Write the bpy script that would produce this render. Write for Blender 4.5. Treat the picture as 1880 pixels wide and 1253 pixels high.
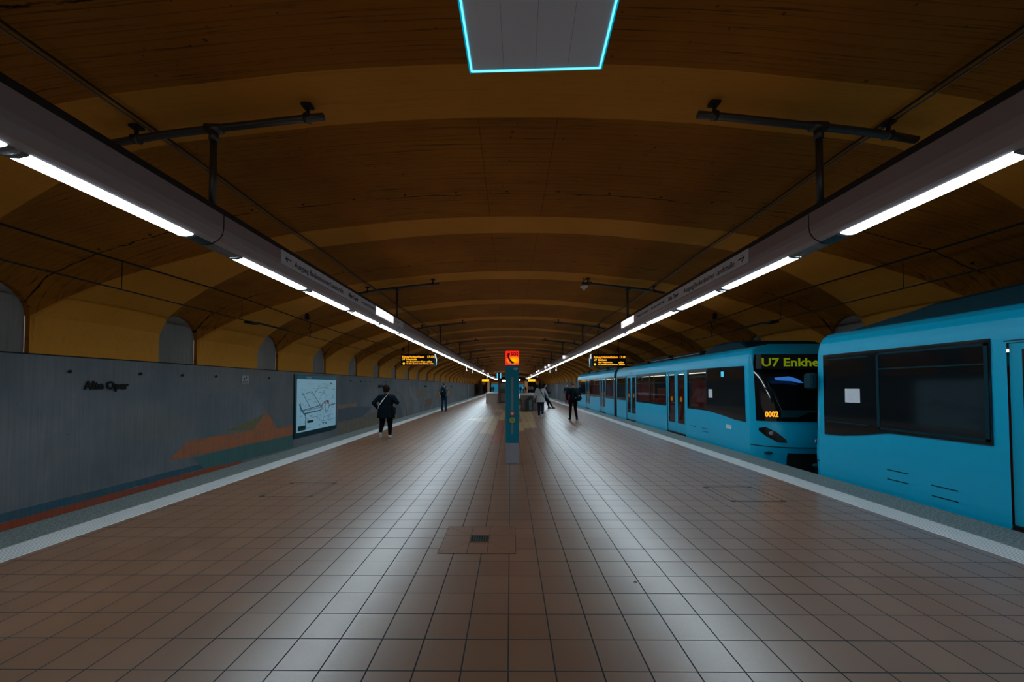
import bpy, math, random
from math import sin, cos, pi, radians, sqrt
from mathutils import Vector, Matrix, noise

# ------------------------------------------------------------------ clearing
for o in list(bpy.data.objects):
    bpy.data.objects.remove(o)
SC = bpy.context.scene
COL = SC.collection
rnd = random.Random(7)

# ------------------------------------------------------------------ camera
EYE = 1.6
F_PX = 690.0
PITCH = radians(1.5)
cam_d = bpy.data.cameras.new('camera')
cam = bpy.data.objects.new('camera', cam_d)
COL.objects.link(cam)
cam.location = (0, 0, EYE)
cam.rotation_euler = (radians(90) + PITCH, 0, radians(0.3))
cam_d.sensor_width = 36.0
cam_d.lens = 36.0 * F_PX / 1880.0
cam_d.shift_x = 0.0035
cam_d.shift_y = 0.0348
cam_d.clip_start = 0.05
cam_d.clip_end = 400
SC.camera = cam

# ------------------------------------------------------------------ world, exposure
w = bpy.data.worlds.new('world')
w.use_nodes = True
w.node_tree.nodes['Background'].inputs[0].default_value = (0.95, 0.85, 0.75, 1)  # glow of the rest of the hall behind the camera
w.node_tree.nodes['Background'].inputs[1].default_value = 0.24
SC.world = w
SC.view_settings.view_transform = 'Standard'
SC.view_settings.look = 'None'
SC.view_settings.exposure = 0.0
SC.view_settings.gamma = 1.0
SC.view_settings.use_curve_mapping = False
LAMP_POWER = 23.0         # radiance of the fluorescent lenses
LAMP_COL = (0.70, 0.89, 1.0)

# ------------------------------------------------------------------ distances measured in the photograph
def floor_pt(px, py, lift=0.0):
    """place on the floor seen at a photograph pixel"""
    zc = EYE * F_PX / (py - 710.0)
    return ((px - 937.0) * zc / F_PX, zc + EYE * 0.026)
def wall_pt(px, py, X):
    """(y, z) on the upright side wall at x = X"""
    zc = abs(X) * F_PX / abs(px - 937.0)
    h = (710.0 - py) * zc / F_PX
    return (zc - 0.026 * h, EYE + h)

# ------------------------------------------------------------------ materials
def nt(name):
    m = bpy.data.materials.new(name)
    m.use_nodes = True
    t = m.node_tree
    t.nodes.clear()
    out = t.nodes.new('ShaderNodeOutputMaterial')
    return m, t, out
def N(t, typ, **kw):
    n = t.nodes.new(typ)
    for k, v in kw.items():
        setattr(n, k, v)
    return n
def L(t, a, b):
    t.links.new(a, b)
def math_n(t, op, a, b=None, c=None):
    n = N(t, 'ShaderNodeMath', operation=op)
    for i, v in enumerate((a, b, c)):
        if v is None:
            continue
        if isinstance(v, (int, float)):
            n.inputs[i].default_value = v
        else:
            L(t, v, n.inputs[i])
    return n.outputs[0]
def mixc(t, fac, a, b):
    n = N(t, 'ShaderNodeMix', data_type='RGBA')
    for s, v in ((n.inputs[0], fac), (n.inputs[6], a), (n.inputs[7], b)):
        if isinstance(v, (int, float)):
            s.default_value = v
        elif isinstance(v, tuple):
            s.default_value = (*v[:3], 1)
        else:
            L(t, v, s)
    return n.outputs[2]
def pos(t, scale=(1, 1, 1), obj=False):
    if obj:
        g = N(t, 'ShaderNodeTexCoord').outputs['Object']
    else:
        g = N(t, 'ShaderNodeNewGeometry').outputs['Position']
    mp = N(t, 'ShaderNodeMapping')
    mp.inputs['Scale'].default_value = scale
    L(t, g, mp.inputs['Vector'])
    return mp.outputs[0]
def noise_n(t, vec, scale, detail=3, rough=0.55):
    n = N(t, 'ShaderNodeTexNoise')
    n.inputs['Scale'].default_value = scale
    n.inputs['Detail'].default_value = detail
    n.inputs['Roughness'].default_value = rough
    L(t, vec, n.inputs['Vector'])
    return n.outputs[0]
def ramp(t, v, lo, hi, a=0.0, b=1.0):
    n = N(t, 'ShaderNodeMapRange')
    n.inputs[1].default_value = lo
    n.inputs[2].default_value = hi
    n.inputs[3].default_value = a
    n.inputs[4].default_value = b
    L(t, v, n.inputs[0])
    return n.outputs[0]
def bsdf(t, out, col=None, rough=0.5, metal=0.0, spec=0.5, bump=None, bstr=0.2, bdist=0.01):
    b = N(t, 'ShaderNodeBsdfPrincipled')
    if isinstance(col, tuple):
        b.inputs['Base Color'].default_value = (*col[:3], 1)
    elif col is not None:
        L(t, col, b.inputs['Base Color'])
    if isinstance(rough, (int, float)):
        b.inputs['Roughness'].default_value = rough
    else:
        L(t, rough, b.inputs['Roughness'])
    b.inputs['Metallic'].default_value = metal
    b.inputs['Specular IOR Level'].default_value = spec
    if bump is not None:
        bn = N(t, 'ShaderNodeBump')
        bn.inputs['Strength'].default_value = bstr
        bn.inputs['Distance'].default_value = bdist
        L(t, bump, bn.inputs['Height'])
        L(t, bn.outputs[0], b.inputs['Normal'])
    L(t, b.outputs[0], out.inputs[0])
    return b
def plain(name, col, rough=0.5, metal=0.0, spec=0.5, var=0.12, scale=9.0):
    m, t, out = nt(name)
    n = noise_n(t, pos(t, obj=True), scale)
    d = tuple(c * (1 - var) for c in col)
    e = tuple(min(1, c * (1 + var)) for c in col)
    bsdf(t, out, mixc(t, n, d, e), rough, metal, spec)
    return m
def emit(name, col, strength):
    m, t, out = nt(name)
    e = N(t, 'ShaderNodeEmission')
    e.inputs[0].default_value = (*col, 1)
    e.inputs[1].default_value = strength
    L(t, e.outputs[0], out.inputs[0])
    return m

TS = 0.2656     # tile pitch
def tile_mat(name, base, base2):
    m, t, out = nt(name)
    g = N(t, 'ShaderNodeNewGeometry').outputs['Position']
    s = N(t, 'ShaderNodeSeparateXYZ')
    L(t, g, s.inputs[0])
    tx = math_n(t, 'DIVIDE', math_n(t, 'ADD', s.outputs[0], 100 * TS - 0.0 + 0.013), TS)
    ty = math_n(t, 'DIVIDE', math_n(t, 'ADD', s.outputs[1], 100 * TS - 2.153), TS)
    fx = math_n(t, 'FRACT', tx)
    fy = math_n(t, 'FRACT', ty)
    def edge(f, wdt):
        d = math_n(t, 'ABSOLUTE', math_n(t, 'SUBTRACT', f, 0.5))
        return math_n(t, 'GREATER_THAN', d, 0.5 - wdt)
    gr = math_n(t, 'MAXIMUM', edge(fx, 0.017), edge(fy, 0.014))
    cell = N(t, 'ShaderNodeCombineXYZ')
    L(t, math_n(t, 'FLOOR', tx), cell.inputs[0])
    L(t, math_n(t, 'FLOOR', ty), cell.inputs[1])
    wn = N(t, 'ShaderNodeTexWhiteNoise', noise_dimensions='3D')
    L(t, cell.outputs[0], wn.inputs['Vector'])
    n1 = noise_n(t, pos(t), 0.9, 4)
    n2 = noise_n(t, pos(t), 60, 2)
    tone = math_n(t, 'ADD', math_n(t, 'MULTIPLY', wn.outputs[0], 0.45), math_n(t, 'MULTIPLY', n1, 0.55))
    c = mixc(t, tone, base, base2)
    c = mixc(t, math_n(t, 'MULTIPLY', n2, 0.25), c, (0.02, 0.015, 0.012))
    c = mixc(t, gr, c, (0.008, 0.018, 0.026))
    rough = math_n(t, 'ADD', ramp(t, noise_n(t, pos(t), 2.2, 2), 0.2, 0.8, 0.31, 0.38), math_n(t, 'MULTIPLY', gr, 0.6))
    h = math_n(t, 'SUBTRACT', math_n(t, 'MULTIPLY', n2, 0.08), gr)
    b = bsdf(t, out, c, rough, 0, 0.5, h, 0.35, 0.004)
    b.inputs['IOR'].default_value = 1.7
    L(t, math_n(t, 'MULTIPLY', math_n(t, 'SUBTRACT', 1.0, gr), 0.75), b.inputs['Coat Weight'])
    b.inputs['Coat Roughness'].default_value = 0.30
    b.inputs['Coat IOR'].default_value = 1.7
    return m
M = {}
M['tile'] = tile_mat('terracotta_tile', (0.235, 0.108, 0.056), (0.355, 0.180, 0.102))
M['tile_beige'] = tile_mat('beige_tile', (0.58, 0.35, 0.15), (0.74, 0.47, 0.22))
M['tile_plain'] = plain('drain_tile', (0.27, 0.125, 0.068), 0.36, 0, 0.9, .15, 4)
M['tile_red'] = tile_mat('red_tile', (0.36, 0.055, 0.025), (0.44, 0.085, 0.04))

def granite():
    m, t, out = nt('granite_edge')
    p = pos(t)
    v = N(t, 'ShaderNodeTexVoronoi')
    v.inputs['Scale'].default_value = 55
    L(t, p, v.inputs['Vector'])
    n = noise_n(t, p, 48, 3, 0.8)
    c = mixc(t, ramp(t, n, 0.35, 0.65), (0.030, 0.045, 0.046), (0.30, 0.34, 0.33))
    c = mixc(t, ramp(t, v.outputs[0], 0.0, 0.5), (0.05, 0.065, 0.065), c)
    bsdf(t, out, c, 0.6, 0, 0.4, n, 0.4, 0.004)
    return m
M['granite'] = granite()
def tactile():
    m, t, out = nt('tactile_strip')
    g = N(t, 'ShaderNodeNewGeometry').outputs['Position']
    s = N(t, 'ShaderNodeSeparateXYZ')
    L(t, g, s.inputs[0])
    f = math_n(t, 'FRACT', math_n(t, 'MULTIPLY', math_n(t, 'ADD', math_n(t, 'ABSOLUTE', s.outputs[0]), 0.02), 24.0))
    groove = math_n(t, 'LESS_THAN', f, 0.3)
    n = noise_n(t, pos(t), 5, 5)
    c = mixc(t, n, (0.60, 0.60, 0.59), (0.78, 0.78, 0.77))
    c = mixc(t, math_n(t, 'MULTIPLY', groove, 0.8), c, (0.10, 0.12, 0.14))
    h = math_n(t, 'SUBTRACT', 1.0, groove)
    bsdf(t, out, c, 0.55, 0, 0.3, h, 0.5, 0.004)
    return m
M['tactile'] = tactile()

def vault_mat(name, a, b, streak, sy, joints=False):
    """board-marked painted concrete: streaks run along the arch"""
    m, t, out = nt(name)
    p1 = pos(t, (0.22, sy * .8, 1.2))
    n1 = noise_n(t, p1, 3.0, 6, 0.7)
    n2 = noise_n(t, pos(t), 0.55, 4)
    g = N(t, 'ShaderNodeNewGeometry').outputs['Position']
    s = N(t, 'ShaderNodeSeparateXYZ')
    L(t, g, s.inputs[0])
    bd = math_n(t, 'FRACT', math_n(t, 'MULTIPLY', s.outputs[1], 9.2))
    seam = math_n(t, 'LESS_THAN', bd, 0.1)
    c = mixc(t, ramp(t, n2, 0.3, 0.7), a, b)
    dark = ramp(t, n1, 0.56, 0.70, 0.0, streak)
    c = mixc(t, dark, c, (0.012, 0.007, 0.004))
    c = mixc(t, math_n(t, 'MULTIPLY', seam, streak * 0.32), c, (0.012, 0.007, 0.004))
    if joints:      # casting joint with tie holes across every bay, two lengthwise joints near the crown
        wob = math_n(t, 'MULTIPLY', math_n(t, 'SUBTRACT', noise_n(t, pos(t), 1.5, 4, 0.7), 0.5), 0.05)
        fy = math_n(t, 'FRACT', math_n(t, 'DIVIDE', math_n(t, 'ADD', s.outputs[1], 40 * 3.68 - 4.40), 3.68))
        dy = math_n(t, 'ABSOLUTE', math_n(t, 'ADD', math_n(t, 'SUBTRACT', fy, 0.64), wob))
        brk = ramp(t, noise_n(t, pos(t, (1, .2, 1)), 1.1, 3), 0.40, 0.52, 0.0, 1.0)
        jl = math_n(t, 'MULTIPLY', ramp(t, dy, 0.0015, 0.0045, 1.0, 0.0), brk)
        hx = math_n(t, 'ABSOLUTE', math_n(t, 'SUBTRACT', math_n(t, 'FRACT', math_n(t, 'DIVIDE', math_n(t, 'ADD', s.outputs[0], 50.2), 0.92)), 0.5))
        hy = math_n(t, 'ABSOLUTE', math_n(t, 'SUBTRACT', fy, 0.618))
        hr = math_n(t, 'SQRT', math_n(t, 'ADD', math_n(t, 'MULTIPLY', math_n(t, 'MULTIPLY', hx, 0.92), math_n(t, 'MULTIPLY', hx, 0.92)), math_n(t, 'MULTIPLY', math_n(t, 'MULTIPLY', hy, 3.68), math_n(t, 'MULTIPLY', hy, 3.68))))
        hole = ramp(t, hr, 0.018, 0.03, 1.0, 0.0)
        lx = math_n(t, 'MINIMUM', math_n(t, 'ABSOLUTE', math_n(t, 'ADD', s.outputs[0], 0.42)), math_n(t, 'ABSOLUTE', math_n(t, 'SUBTRACT', s.outputs[0], 0.62)))
        lj = ramp(t, lx, 0.003, 0.009, 0.5, 0.0)
        c = mixc(t, math_n(t, 'MAXIMUM', math_n(t, 'MAXIMUM', jl, hole), lj), c, (0.01, 0.006, 0.004))
    spots = noise_n(t, pos(t), 13, 2, 0.3)
    c = mixc(t, ramp(t, spots, 0.74, 0.78, 0.0, min(1.0, streak) * .7), c, (0.01, 0.006, 0.004))
    bsdf(t, out, c, 0.8, 0, 0.2, math_n(t, 'ADD', n1, math_n(t, 'MULTIPLY', seam, -0.6)), 0.5, 0.012)
    return m
M['vault_dark'] = vault_mat('vault_board_marked', (0.31, 0.108, 0.006), (0.43, 0.160, 0.012), 0.9, 16, True)
M['vault_light'] = vault_mat('vault_rib', (0.61, 0.250, 0.026), (0.71, 0.305, 0.040), 0.15, 5)

def concrete(name, a, b, warm):
    m, t, out = nt(name)
    n = noise_n(t, pos(t, (1, 1, 0.8)), 0.5, 5, 0.6)
    v = noise_n(t, pos(t, (14, 14, 0.35)), 2.0, 4, 0.6)
    f = noise_n(t, pos(t), 30, 2)
    c = mixc(t, ramp(t, n, 0.3, 0.7), a, b)
    c = mixc(t, ramp(t, noise_n(t, pos(t, (1, 0.35, 0.8)), 0.9, 3), 0.5, 0.72, 0, 0.55), c, warm)
    c = mixc(t, ramp(t, v, 0.35, 0.8, 0, 0.28), c, (0.05, 0.06, 0.065))
    c = mixc(t, ramp(t, f, 0.7, 0.78, 0, 0.7), c, (0.02, 0.02, 0.02))
    bsdf(t, out, c, 0.75, 0, 0.25, v, 0.3, 0.01)
    return m
M['concrete'] = concrete('wall_concrete', (0.135, 0.175, 0.195), (0.265, 0.275, 0.300), (0.25, 0.22, 0.18))
M['niche'] = concrete('niche_concrete', (0.20, 0.19, 0.175), (0.33, 0.31, 0.29), (0.22, 0.19, 0.16))
def paint(name, col):
    m, t, out = nt(name)
    n = noise_n(t, pos(t, (1, 1, 3)), 3, 5, 0.65)
    v = noise_n(t, pos(t, (12, 12, 0.5)), 2.0, 4, 0.6)
    c = mixc(t, ramp(t, n, 0.35, 0.75, 0.0, 0.55), col, (0.15, 0.16, 0.17))
    c = mixc(t, ramp(t, v, 0.4, 0.85, 0, 0.4), c, (0.04, 0.045, 0.05))
    bsdf(t, out, c, 0.75, 0, 0.2)
    return m
M['p_orange'] = paint('mural_orange', (0.62, 0.20, 0.075))
M['p_rust'] = paint('mural_rust', (0.48, 0.09, 0.03))
M['p_blue'] = paint('mural_blue', (0.045, 0.15, 0.21))
M['p_green'] = paint('mural_green', (0.075, 0.22, 0.21))
M['p_yellow'] = paint('mural_yellow', (0.26, 0.22, 0.085))
M['p_tan'] = paint('mural_tan', (0.27, 0.215, 0.155))
M['p_slate'] = paint('mural_slate', (0.12, 0.155, 0.185))
M['p_peach'] = paint('mural_faded_peach', (0.36, 0.235, 0.165))
M['p_brick'] = paint('mural_faded_brick', (0.28, 0.15, 0.12))
M['p_pale'] = paint('mural_pale', (0.30, 0.30, 0.30))

M['beam'] = plain('beam_enamel', (0.34, 0.29, 0.30), 0.30, 0.0, 0.5, 0.06, 2)
M['beam_black'] = plain('beam_black', (0.012, 0.011, 0.011), 0.6)
M['steel'] = plain('steel_pipe', (0.10, 0.10, 0.10), 0.38, 0.7)
M['iron'] = plain('dark_iron', (0.028, 0.024, 0.020), 0.6, 0.4)
M['grey'] = plain('light_grey_enamel', (0.34, 0.35, 0.37), 0.4, 0.1)
M['signgrey'] = plain('sign_board', (0.70, 0.73, 0.80), 0.45)
M['black'] = plain('black_plastic', (0.008, 0.008, 0.009), 0.35)
M['blackmatt'] = plain('black_matt', (0.006, 0.006, 0.007), 0.8)
M['white'] = plain('white_plastic', (0.75, 0.75, 0.75), 0.4)
M['lamp'] = emit('lamp_lens', LAMP_COL, LAMP_POWER)
M['lampcap'] = plain('lamp_cap', (0.20, 0.21, 0.22), 0.5)
M['litsign'] = emit('lit_sign', (1.0, 0.93, 0.96), 1.25)
M['halllamp'] = emit('hall_lamp', (1.0, 0.92, 0.80), 16.0)
M['litwhite'] = emit('lit_white', (1.0, 0.95, 0.9), 0.9)
M['cyan'] = emit('cyan_tube', (0.13, 0.62, 0.82), 1.7)
M['panelrim'] = plain('panel_rim', (0.01, 0.30, 0.55), 0.4)
M['cyan_soft'] = emit('cyan_glow', (0.0, 0.36, 0.52), 0.8)
M['cyan_lit'] = emit('cyan_lit', (0.08, 0.55, 0.8), 1.0)
M['panelwhite'] = plain('hung_panel', (0.80, 0.86, 0.97), 0.55, var=0.05, scale=3)
M['amber'] = emit('amber_led', (1.0, 0.50, 0.02), 1.35)
M['amber2'] = emit('amber_led_hot', (1.0, 0.36, 0.02), 1.5)
M['lime'] = emit('lime_led', (0.36, 0.50, 0.01), 0.34)
M['bluerefl'] = emit('blue_reflection_glow', (0.03, 0.16, 0.55), 0.8)
M['teal'] = plain('teal_enamel', (0.0, 0.23, 0.34), 0.45, 0, 0.25, var=0.04)
M['tealdark'] = plain('teal_frame', (0.008, 0.060, 0.075), 0.35)
M['greyfoot'] = plain('pillar_foot', (0.36, 0.38, 0.45), 0.4, 0.2)
M['slot'] = plain('pillar_slot', (0.22, 0.27, 0.31), 0.4)
M['red'] = plain('red_enamel', (0.55, 0.05, 0.03), 0.4)
M['yellow'] = plain('yellow_enamel', (0.70, 0.50, 0.03), 0.4)
M['ink'] = plain('ink', (0.006, 0.006, 0.008), 0.5)
M['maroon'] = plain('maroon_ink', (0.16, 0.008, 0.004), 0.5)
M['whiteink'] = plain('white_ink', (0.85, 0.90, 0.92), 0.5)
M['inkgrey'] = plain('ink_grey', (0.10, 0.12, 0.15), 0.5)
M['wood'] = plain('brown_panel', (0.16, 0.105, 0.08), 0.5)
M['woodlt'] = plain('clay_panel', (0.34, 0.25, 0.20), 0.5)
M['stonetop'] = plain('pale_top', (0.42, 0.44, 0.47), 0.35)
M['maroonbox'] = plain('maroon_panel', (0.07, 0.022, 0.018), 0.45)
M['bin'] = plain('bin_green', (0.022, 0.040, 0.042), 0.35, 0.3)
M['track'] = plain('track_bed', (0.022, 0.020, 0.018), 0.9)
M['rail'] = plain('rail_steel', (0.25, 0.22, 0.2), 0.3, 0.9)
M['doorblue'] = plain('pale_blue_door', (0.16, 0.26, 0.36), 0.5)
M['wallblue'] = emit('glowing_blue_wall', (0.02, 0.22, 0.36), 0.62)  # wall glows by itself in place of light falling on it
M['peach'] = plain('peach_cladding', (0.80, 0.52, 0.30), 0.5)
def lightbox():
    m, t, out = nt('sos_lightbox')
    tc = N(t, 'ShaderNodeTexCoord').outputs['Object']
    s = N(t, 'ShaderNodeSeparateXYZ')
    L(t, tc, s.inputs[0])
    dx = math_n(t, 'DIVIDE', math_n(t, 'ADD', s.outputs[0], -0.03), 0.15)
    dz = math_n(t, 'DIVIDE', math_n(t, 'ADD', s.outputs[2], 0.05), 0.085)
    r = math_n(t, 'SQRT', math_n(t, 'ADD', math_n(t, 'MULTIPLY', dx, dx), math_n(t, 'MULTIPLY', dz, dz)))
    c = mixc(t, ramp(t, r, 0.2, 1.15), (1.0, 0.42, 0.0), (1.0, 0.016, 0.008))  # yellow middle paints the hot spot of the lamp inside
    e = N(t, 'ShaderNodeEmission')
    L(t, c, e.inputs[0])
    e.inputs[1].default_value = 1.2
    L(t, e.outputs[0], out.inputs[0])
    return m
M['sos'] = lightbox()
def map_mat():
    m, t, out = nt('map_sheet')
    n = noise_n(t, pos(t), 1.2, 2)
    c = mixc(t, n, (0.30, 0.62, 0.80), (0.42, 0.72, 0.88))
    b = bsdf(t, out, c, 0.4, 0, 0.4)
    L(t, c, b.inputs['Emission Color'])
    b.inputs['Emission Strength'].default_value = 0.16  # slight emission brightens the sheet in place of light on it
    return m
M['map'] = map_mat()

def train_paint(name, col, rough=0.30):
    m, t, out = nt(name)
    n = noise_n(t, pos(t), 0.8, 3)
    c = mixc(t, n, tuple(x * 0.93 for x in col), tuple(min(1, x * 1.07) for x in col))
    b = bsdf(t, out, c, rough, 0, 0.35)
    b.inputs['Coat Weight'].default_value = 0.08
    b.inputs['Coat Roughness'].default_value = 0.12
    return m
M['train'] = train_paint('train_turquoise', (0.0, 0.41, 0.66))
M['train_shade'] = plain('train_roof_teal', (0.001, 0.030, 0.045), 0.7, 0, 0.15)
M['train_door'] = train_paint('train_door_turquoise', (0.0, 0.36, 0.56))
M['train_black'] = plain('train_black', (0.006, 0.007, 0.008), 0.18)
M['rubber'] = plain('bellows_rubber', (0.006, 0.007, 0.007), 0.7)
def glass_mat():
    m, t, out = nt('tinted_glass')
    tr = N(t, 'ShaderNodeBsdfTransparent')
    tr.inputs[0].default_value = (0.72, 0.78, 0.80, 1)
    gl = N(t, 'ShaderNodeBsdfGlossy')
    gl.inputs[0].default_value = (0.8, 0.9, 1, 1)
    gl.inputs[1].default_value = 0.04
    lw = N(t, 'ShaderNodeLayerWeight')
    lw.inputs[0].default_value = 0.5
    fac_ = math_n(t, 'MULTIPLY_ADD', math_n(t, 'POWER', lw.outputs['Facing'], 4.5), 0.6, 0.035)
    mx = N(t, 'ShaderNodeMixShader')
    L(t, fac_, mx.inputs[0])
    L(t, tr.outputs[0], mx.inputs[1])
    L(t, gl.outputs[0], mx.inputs[2])
    L(t, mx.outputs[0], out.inputs[0])
    return m
M['glass'] = glass_mat()
M['darkglass'] = plain('dark_glass', (0.004, 0.006, 0.008), 0.07, 0, 0.6)
M['seat'] = plain('seat_red', (0.42, 0.035, 0.012), 0.6)
M['cabinfill'] = emit('cabin_fill', (1.0, 0.85, 0.65), 2.6)
M['inside'] = plain('train_interior', (0.09, 0.085, 0.08), 0.6)
M['orange'] = emit('orange_sticker', (0.9, 0.26, 0.01), 0.28)  # stickers are no lamps; their brightness is put in as glow
M['door_interior'] = plain('door_rust', (0.20, 0.04, 0.012), 0.5)
M['skin'] = plain('skin', (0.42, 0.22, 0.15), 0.55)
M['hair_dark'] = plain('hair_dark', (0.006, 0.004, 0.004), 0.7, 0, 0.15)
M['hair_brown'] = plain('hair_brown', (0.016, 0.006, 0.004), 0.8, 0, 0.1, 0.6, 60)
M['hair_grey'] = plain('hair_grey', (0.075, 0.055, 0.045), 0.8, 0, 0.1)
M['hair_blond'] = plain('hair_blond', (0.16, 0.075, 0.035), 0.8, 0, 0.1)
M['coat'] = plain('coat_black', (0.004, 0.009, 0.013), 0.85, 0, 0.08)
M['trous'] = plain('trousers_black', (0.004, 0.004, 0.006), 0.85, 0, 0.08)
M['jeans'] = plain('jeans_blue', (0.012, 0.040, 0.075), 0.85, 0, 0.08)
M['shirtgrey'] = plain('shirt_grey', (0.10, 0.12, 0.14), 0.85, 0, 0.08)
M['pack'] = plain('backpack_dark', (0.006, 0.014, 0.016), 0.85, 0, 0.08)
M['blouse'] = plain('blouse_white', (0.42, 0.43, 0.44), 0.85, 0, 0.08)
M['navy'] = plain('navy_cloth', (0.008, 0.018, 0.040), 0.85, 0, 0.08)
M['redcloth'] = plain('red_trousers', (0.33, 0.010, 0.022), 0.85, 0, 0.08)
M['pink'] = plain('pink_top', (0.30, 0.07, 0.09), 0.85, 0, 0.08)
M['shoe_white'] = plain('shoe_white', (0.62, 0.62, 0.62), 0.6)
M['shoe_dark'] = plain('shoe_dark', (0.010, 0.010, 0.010), 0.5)
M['shoe_tan'] = plain('shoe_tan', (0.28, 0.12, 0.07), 0.5)
M['leaf'] = plain('dry_leaf', (0.30, 0.14, 0.05), 0.7)
M['blueink'] = plain('map_blue', (0.02, 0.28, 0.42), 0.5)
M['redink'] = plain('map_red', (0.30, 0.035, 0.05), 0.5)

# ------------------------------------------------------------------ mesh helpers
class MB:
    def __init__(s):
        s.v, s.f, s.m = [], [], []
    def add(s, vs, fs, mi=0):
        b = len(s.v)
        s.v += [tuple(v) for v in vs]
        s.f += [tuple(b + i for i in f) for f in fs]
        s.m += [mi] * len(fs)
        return s
    def box(s, x0, x1, y0, y1, z0, z1, mi=0):
        vs = [(x, y, z) for z in (z0, z1) for y in (y0, y1) for x in (x0, x1)]
        return s.add(vs, [(0, 2, 3, 1), (4, 5, 7, 6), (0, 1, 5, 4), (2, 6, 7, 3), (0, 4, 6, 2), (1, 3, 7, 5)], mi)
    def cbox(s, x0, x1, y0, y1, z0, z1, c=0.01, mi=0):
        """box with chamfered upright and top edges"""
        def ring(i, z):
            a, b, d, e = x0 + i, x1 - i, y0 + i, y1 - i
            return [(a + c, d, z), (b - c, d, z), (b, d + c, z), (b, e - c, z), (b - c, e, z), (a + c, e, z), (a, e - c, z), (a, d + c, z)]
        rings = [ring(c, z0), ring(0, z0 + c), ring(0, z1 - c), ring(c, z1)]
        return s.loft(rings, True, True, mi)
    def loft(s, rings, closed=True, caps=True, mi=0):
        n = len(rings[0])
        vs = [p for r in rings for p in r]
        fs = []
        for i in range(len(rings) - 1):
            for j in range(n if closed else n - 1):
                k = (j + 1) % n
                fs.append((i * n + j, i * n + k, (i + 1) * n + k, (i + 1) * n + j))
        if caps:
            fs.append(tuple(range(n - 1, -1, -1)))
            fs.append(tuple((len(rings) - 1) * n + j for j in range(n)))
        return s.add(vs, fs, mi)
    def tube(s, pts, r, n=10, mi=0, flat=1.0, side=None):
        pts = [Vector(p) for p in pts]
        rr = r if isinstance(r, (list, tuple)) else [r] * len(pts)
        rings = []
        prev = None
        for i, p in enumerate(pts):
            a = pts[max(i - 1, 0)]
            b = pts[min(i + 1, len(pts) - 1)]
            d = (b - a).normalized()
            ref = Vector(side) if side else (prev if prev is not None else (Vector((0, 0, 1)) if abs(d.z) < 0.9 else Vector((1, 0, 0))))
            u = (ref - d * ref.dot(d))
            if u.length < 1e-4:
                u = Vector((0, 1, 0)) - d * d.y
            u.normalize()
            prev = u
            v = d.cross(u)
            ra = rr[i]
            if isinstance(ra, (tuple, list)):
                ru, rv = ra
            else:
                ru, rv = ra, ra * flat
            rings.append([p + u * ru * cos(2 * pi * k / n) + v * rv * sin(2 * pi * k / n) for k in range(n)])
        return s.loft(rings, True, True, mi)
    def ball(s, c, r, n=12, mi=0):
        rx, ry, rz = r if isinstance(r, (tuple, list)) else (r, r, r)
        rings = []
        for i in range(1, n // 2 + 1):
            th = pi * (i - 0.5) / (n // 2)
            rings.append([(c[0] + rx * sin(th) * cos(2 * pi * k / n), c[1] + ry * sin(th) * sin(2 * pi * k / n), c[2] + rz * cos(th)) for k in range(n)])
        return s.loft(rings, True, True, mi)
    def lathe(s, prof, c=(0, 0, 0), n=20, mi=0):
        rings = [[(c[0] + r * cos(2 * pi * k / n), c[1] + r * sin(2 * pi * k / n), c[2] + z) for k in range(n)] for r, z in prof]
        return s.loft(rings, True, True, mi)
    def disc_y(s, c, r, d, n=24, mi=0):
        """flat disc facing -y, thickness d"""
        rings = [[(c[0] + r * cos(2 * pi * k / n), y, c[2] + r * sin(2 * pi * k / n)) for k in range(n)] for y in (c[1], c[1] + d)]
        return s.loft(rings, True, True, mi)
    def prism(s, outline, axis, a, b, mi=0):
        """outline of 2d points extruded along axis ('x','y','z') from a to b"""
        def P(p, h):
            if axis == 'x':
                return (h, p[0], p[1])
            if axis == 'y':
                return (p[0], h, p[1])
            return (p[0], p[1], h)
        return s.loft([[P(p, a) for p in outline], [P(p, b) for p in outline]], True, True, mi)
    def mesh(s, name, mats, smooth=False):
        me = bpy.data.meshes.new(name)
        me.from_pydata(s.v, [], s.f)
        for m in (mats if isinstance(mats, (list, tuple)) else [mats]):
            me.materials.append(m)
        me.polygons.foreach_set('material_index', s.m)
        if smooth:
            me.polygons.foreach_set('use_smooth', [True] * len(me.polygons))
        me.validate()
        me.update()
        return me
def link(name, me, parent=None, loc=None):
    o = bpy.data.objects.new(name, me)
    COL.objects.link(o)
    if parent is not None:
        o.parent = parent
    if loc:
        o.location = loc
    return o
def fixn(me):
    import bmesh
    b = bmesh.new()
    b.from_mesh(me)
    bmesh.ops.recalc_face_normals(b, faces=b.faces)
    b.to_mesh(me)
    b.free()
def obj(name, mb, mats, parent=None, smooth=False, loc=None, fix=True):
    me = mb.mesh(name, mats, smooth)
    if fix:
        fixn(me)
    return link(name, me, parent, loc)
def tag(o, label, cat, group=None):
    o['label'] = label
    o['category'] = cat
    if group:
        o['group'] = group
    return o
def thing(name, label, cat, loc=(0, 0, 0), rz=0, group=None):
    o = bpy.data.objects.new(name, None)
    COL.objects.link(o)
    o.location = loc
    o.rotation_euler = (0, 0, rz)
    o.empty_display_size = 0.2
    return tag(o, label, cat, group)
def struct(name, mb, mats, label=None, fix=True):
    o = obj(name, mb, mats, None, fix=fix)
    o['kind'] = 'structure'
    if label:
        o['label'] = label
    return o
def copy_tree(o, parent=None):
    c = o.copy()
    COL.objects.link(c)
    if parent is not None:
        c.parent = parent
    for ch in list(o.children):
        copy_tree(ch, c)
    return c
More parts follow.
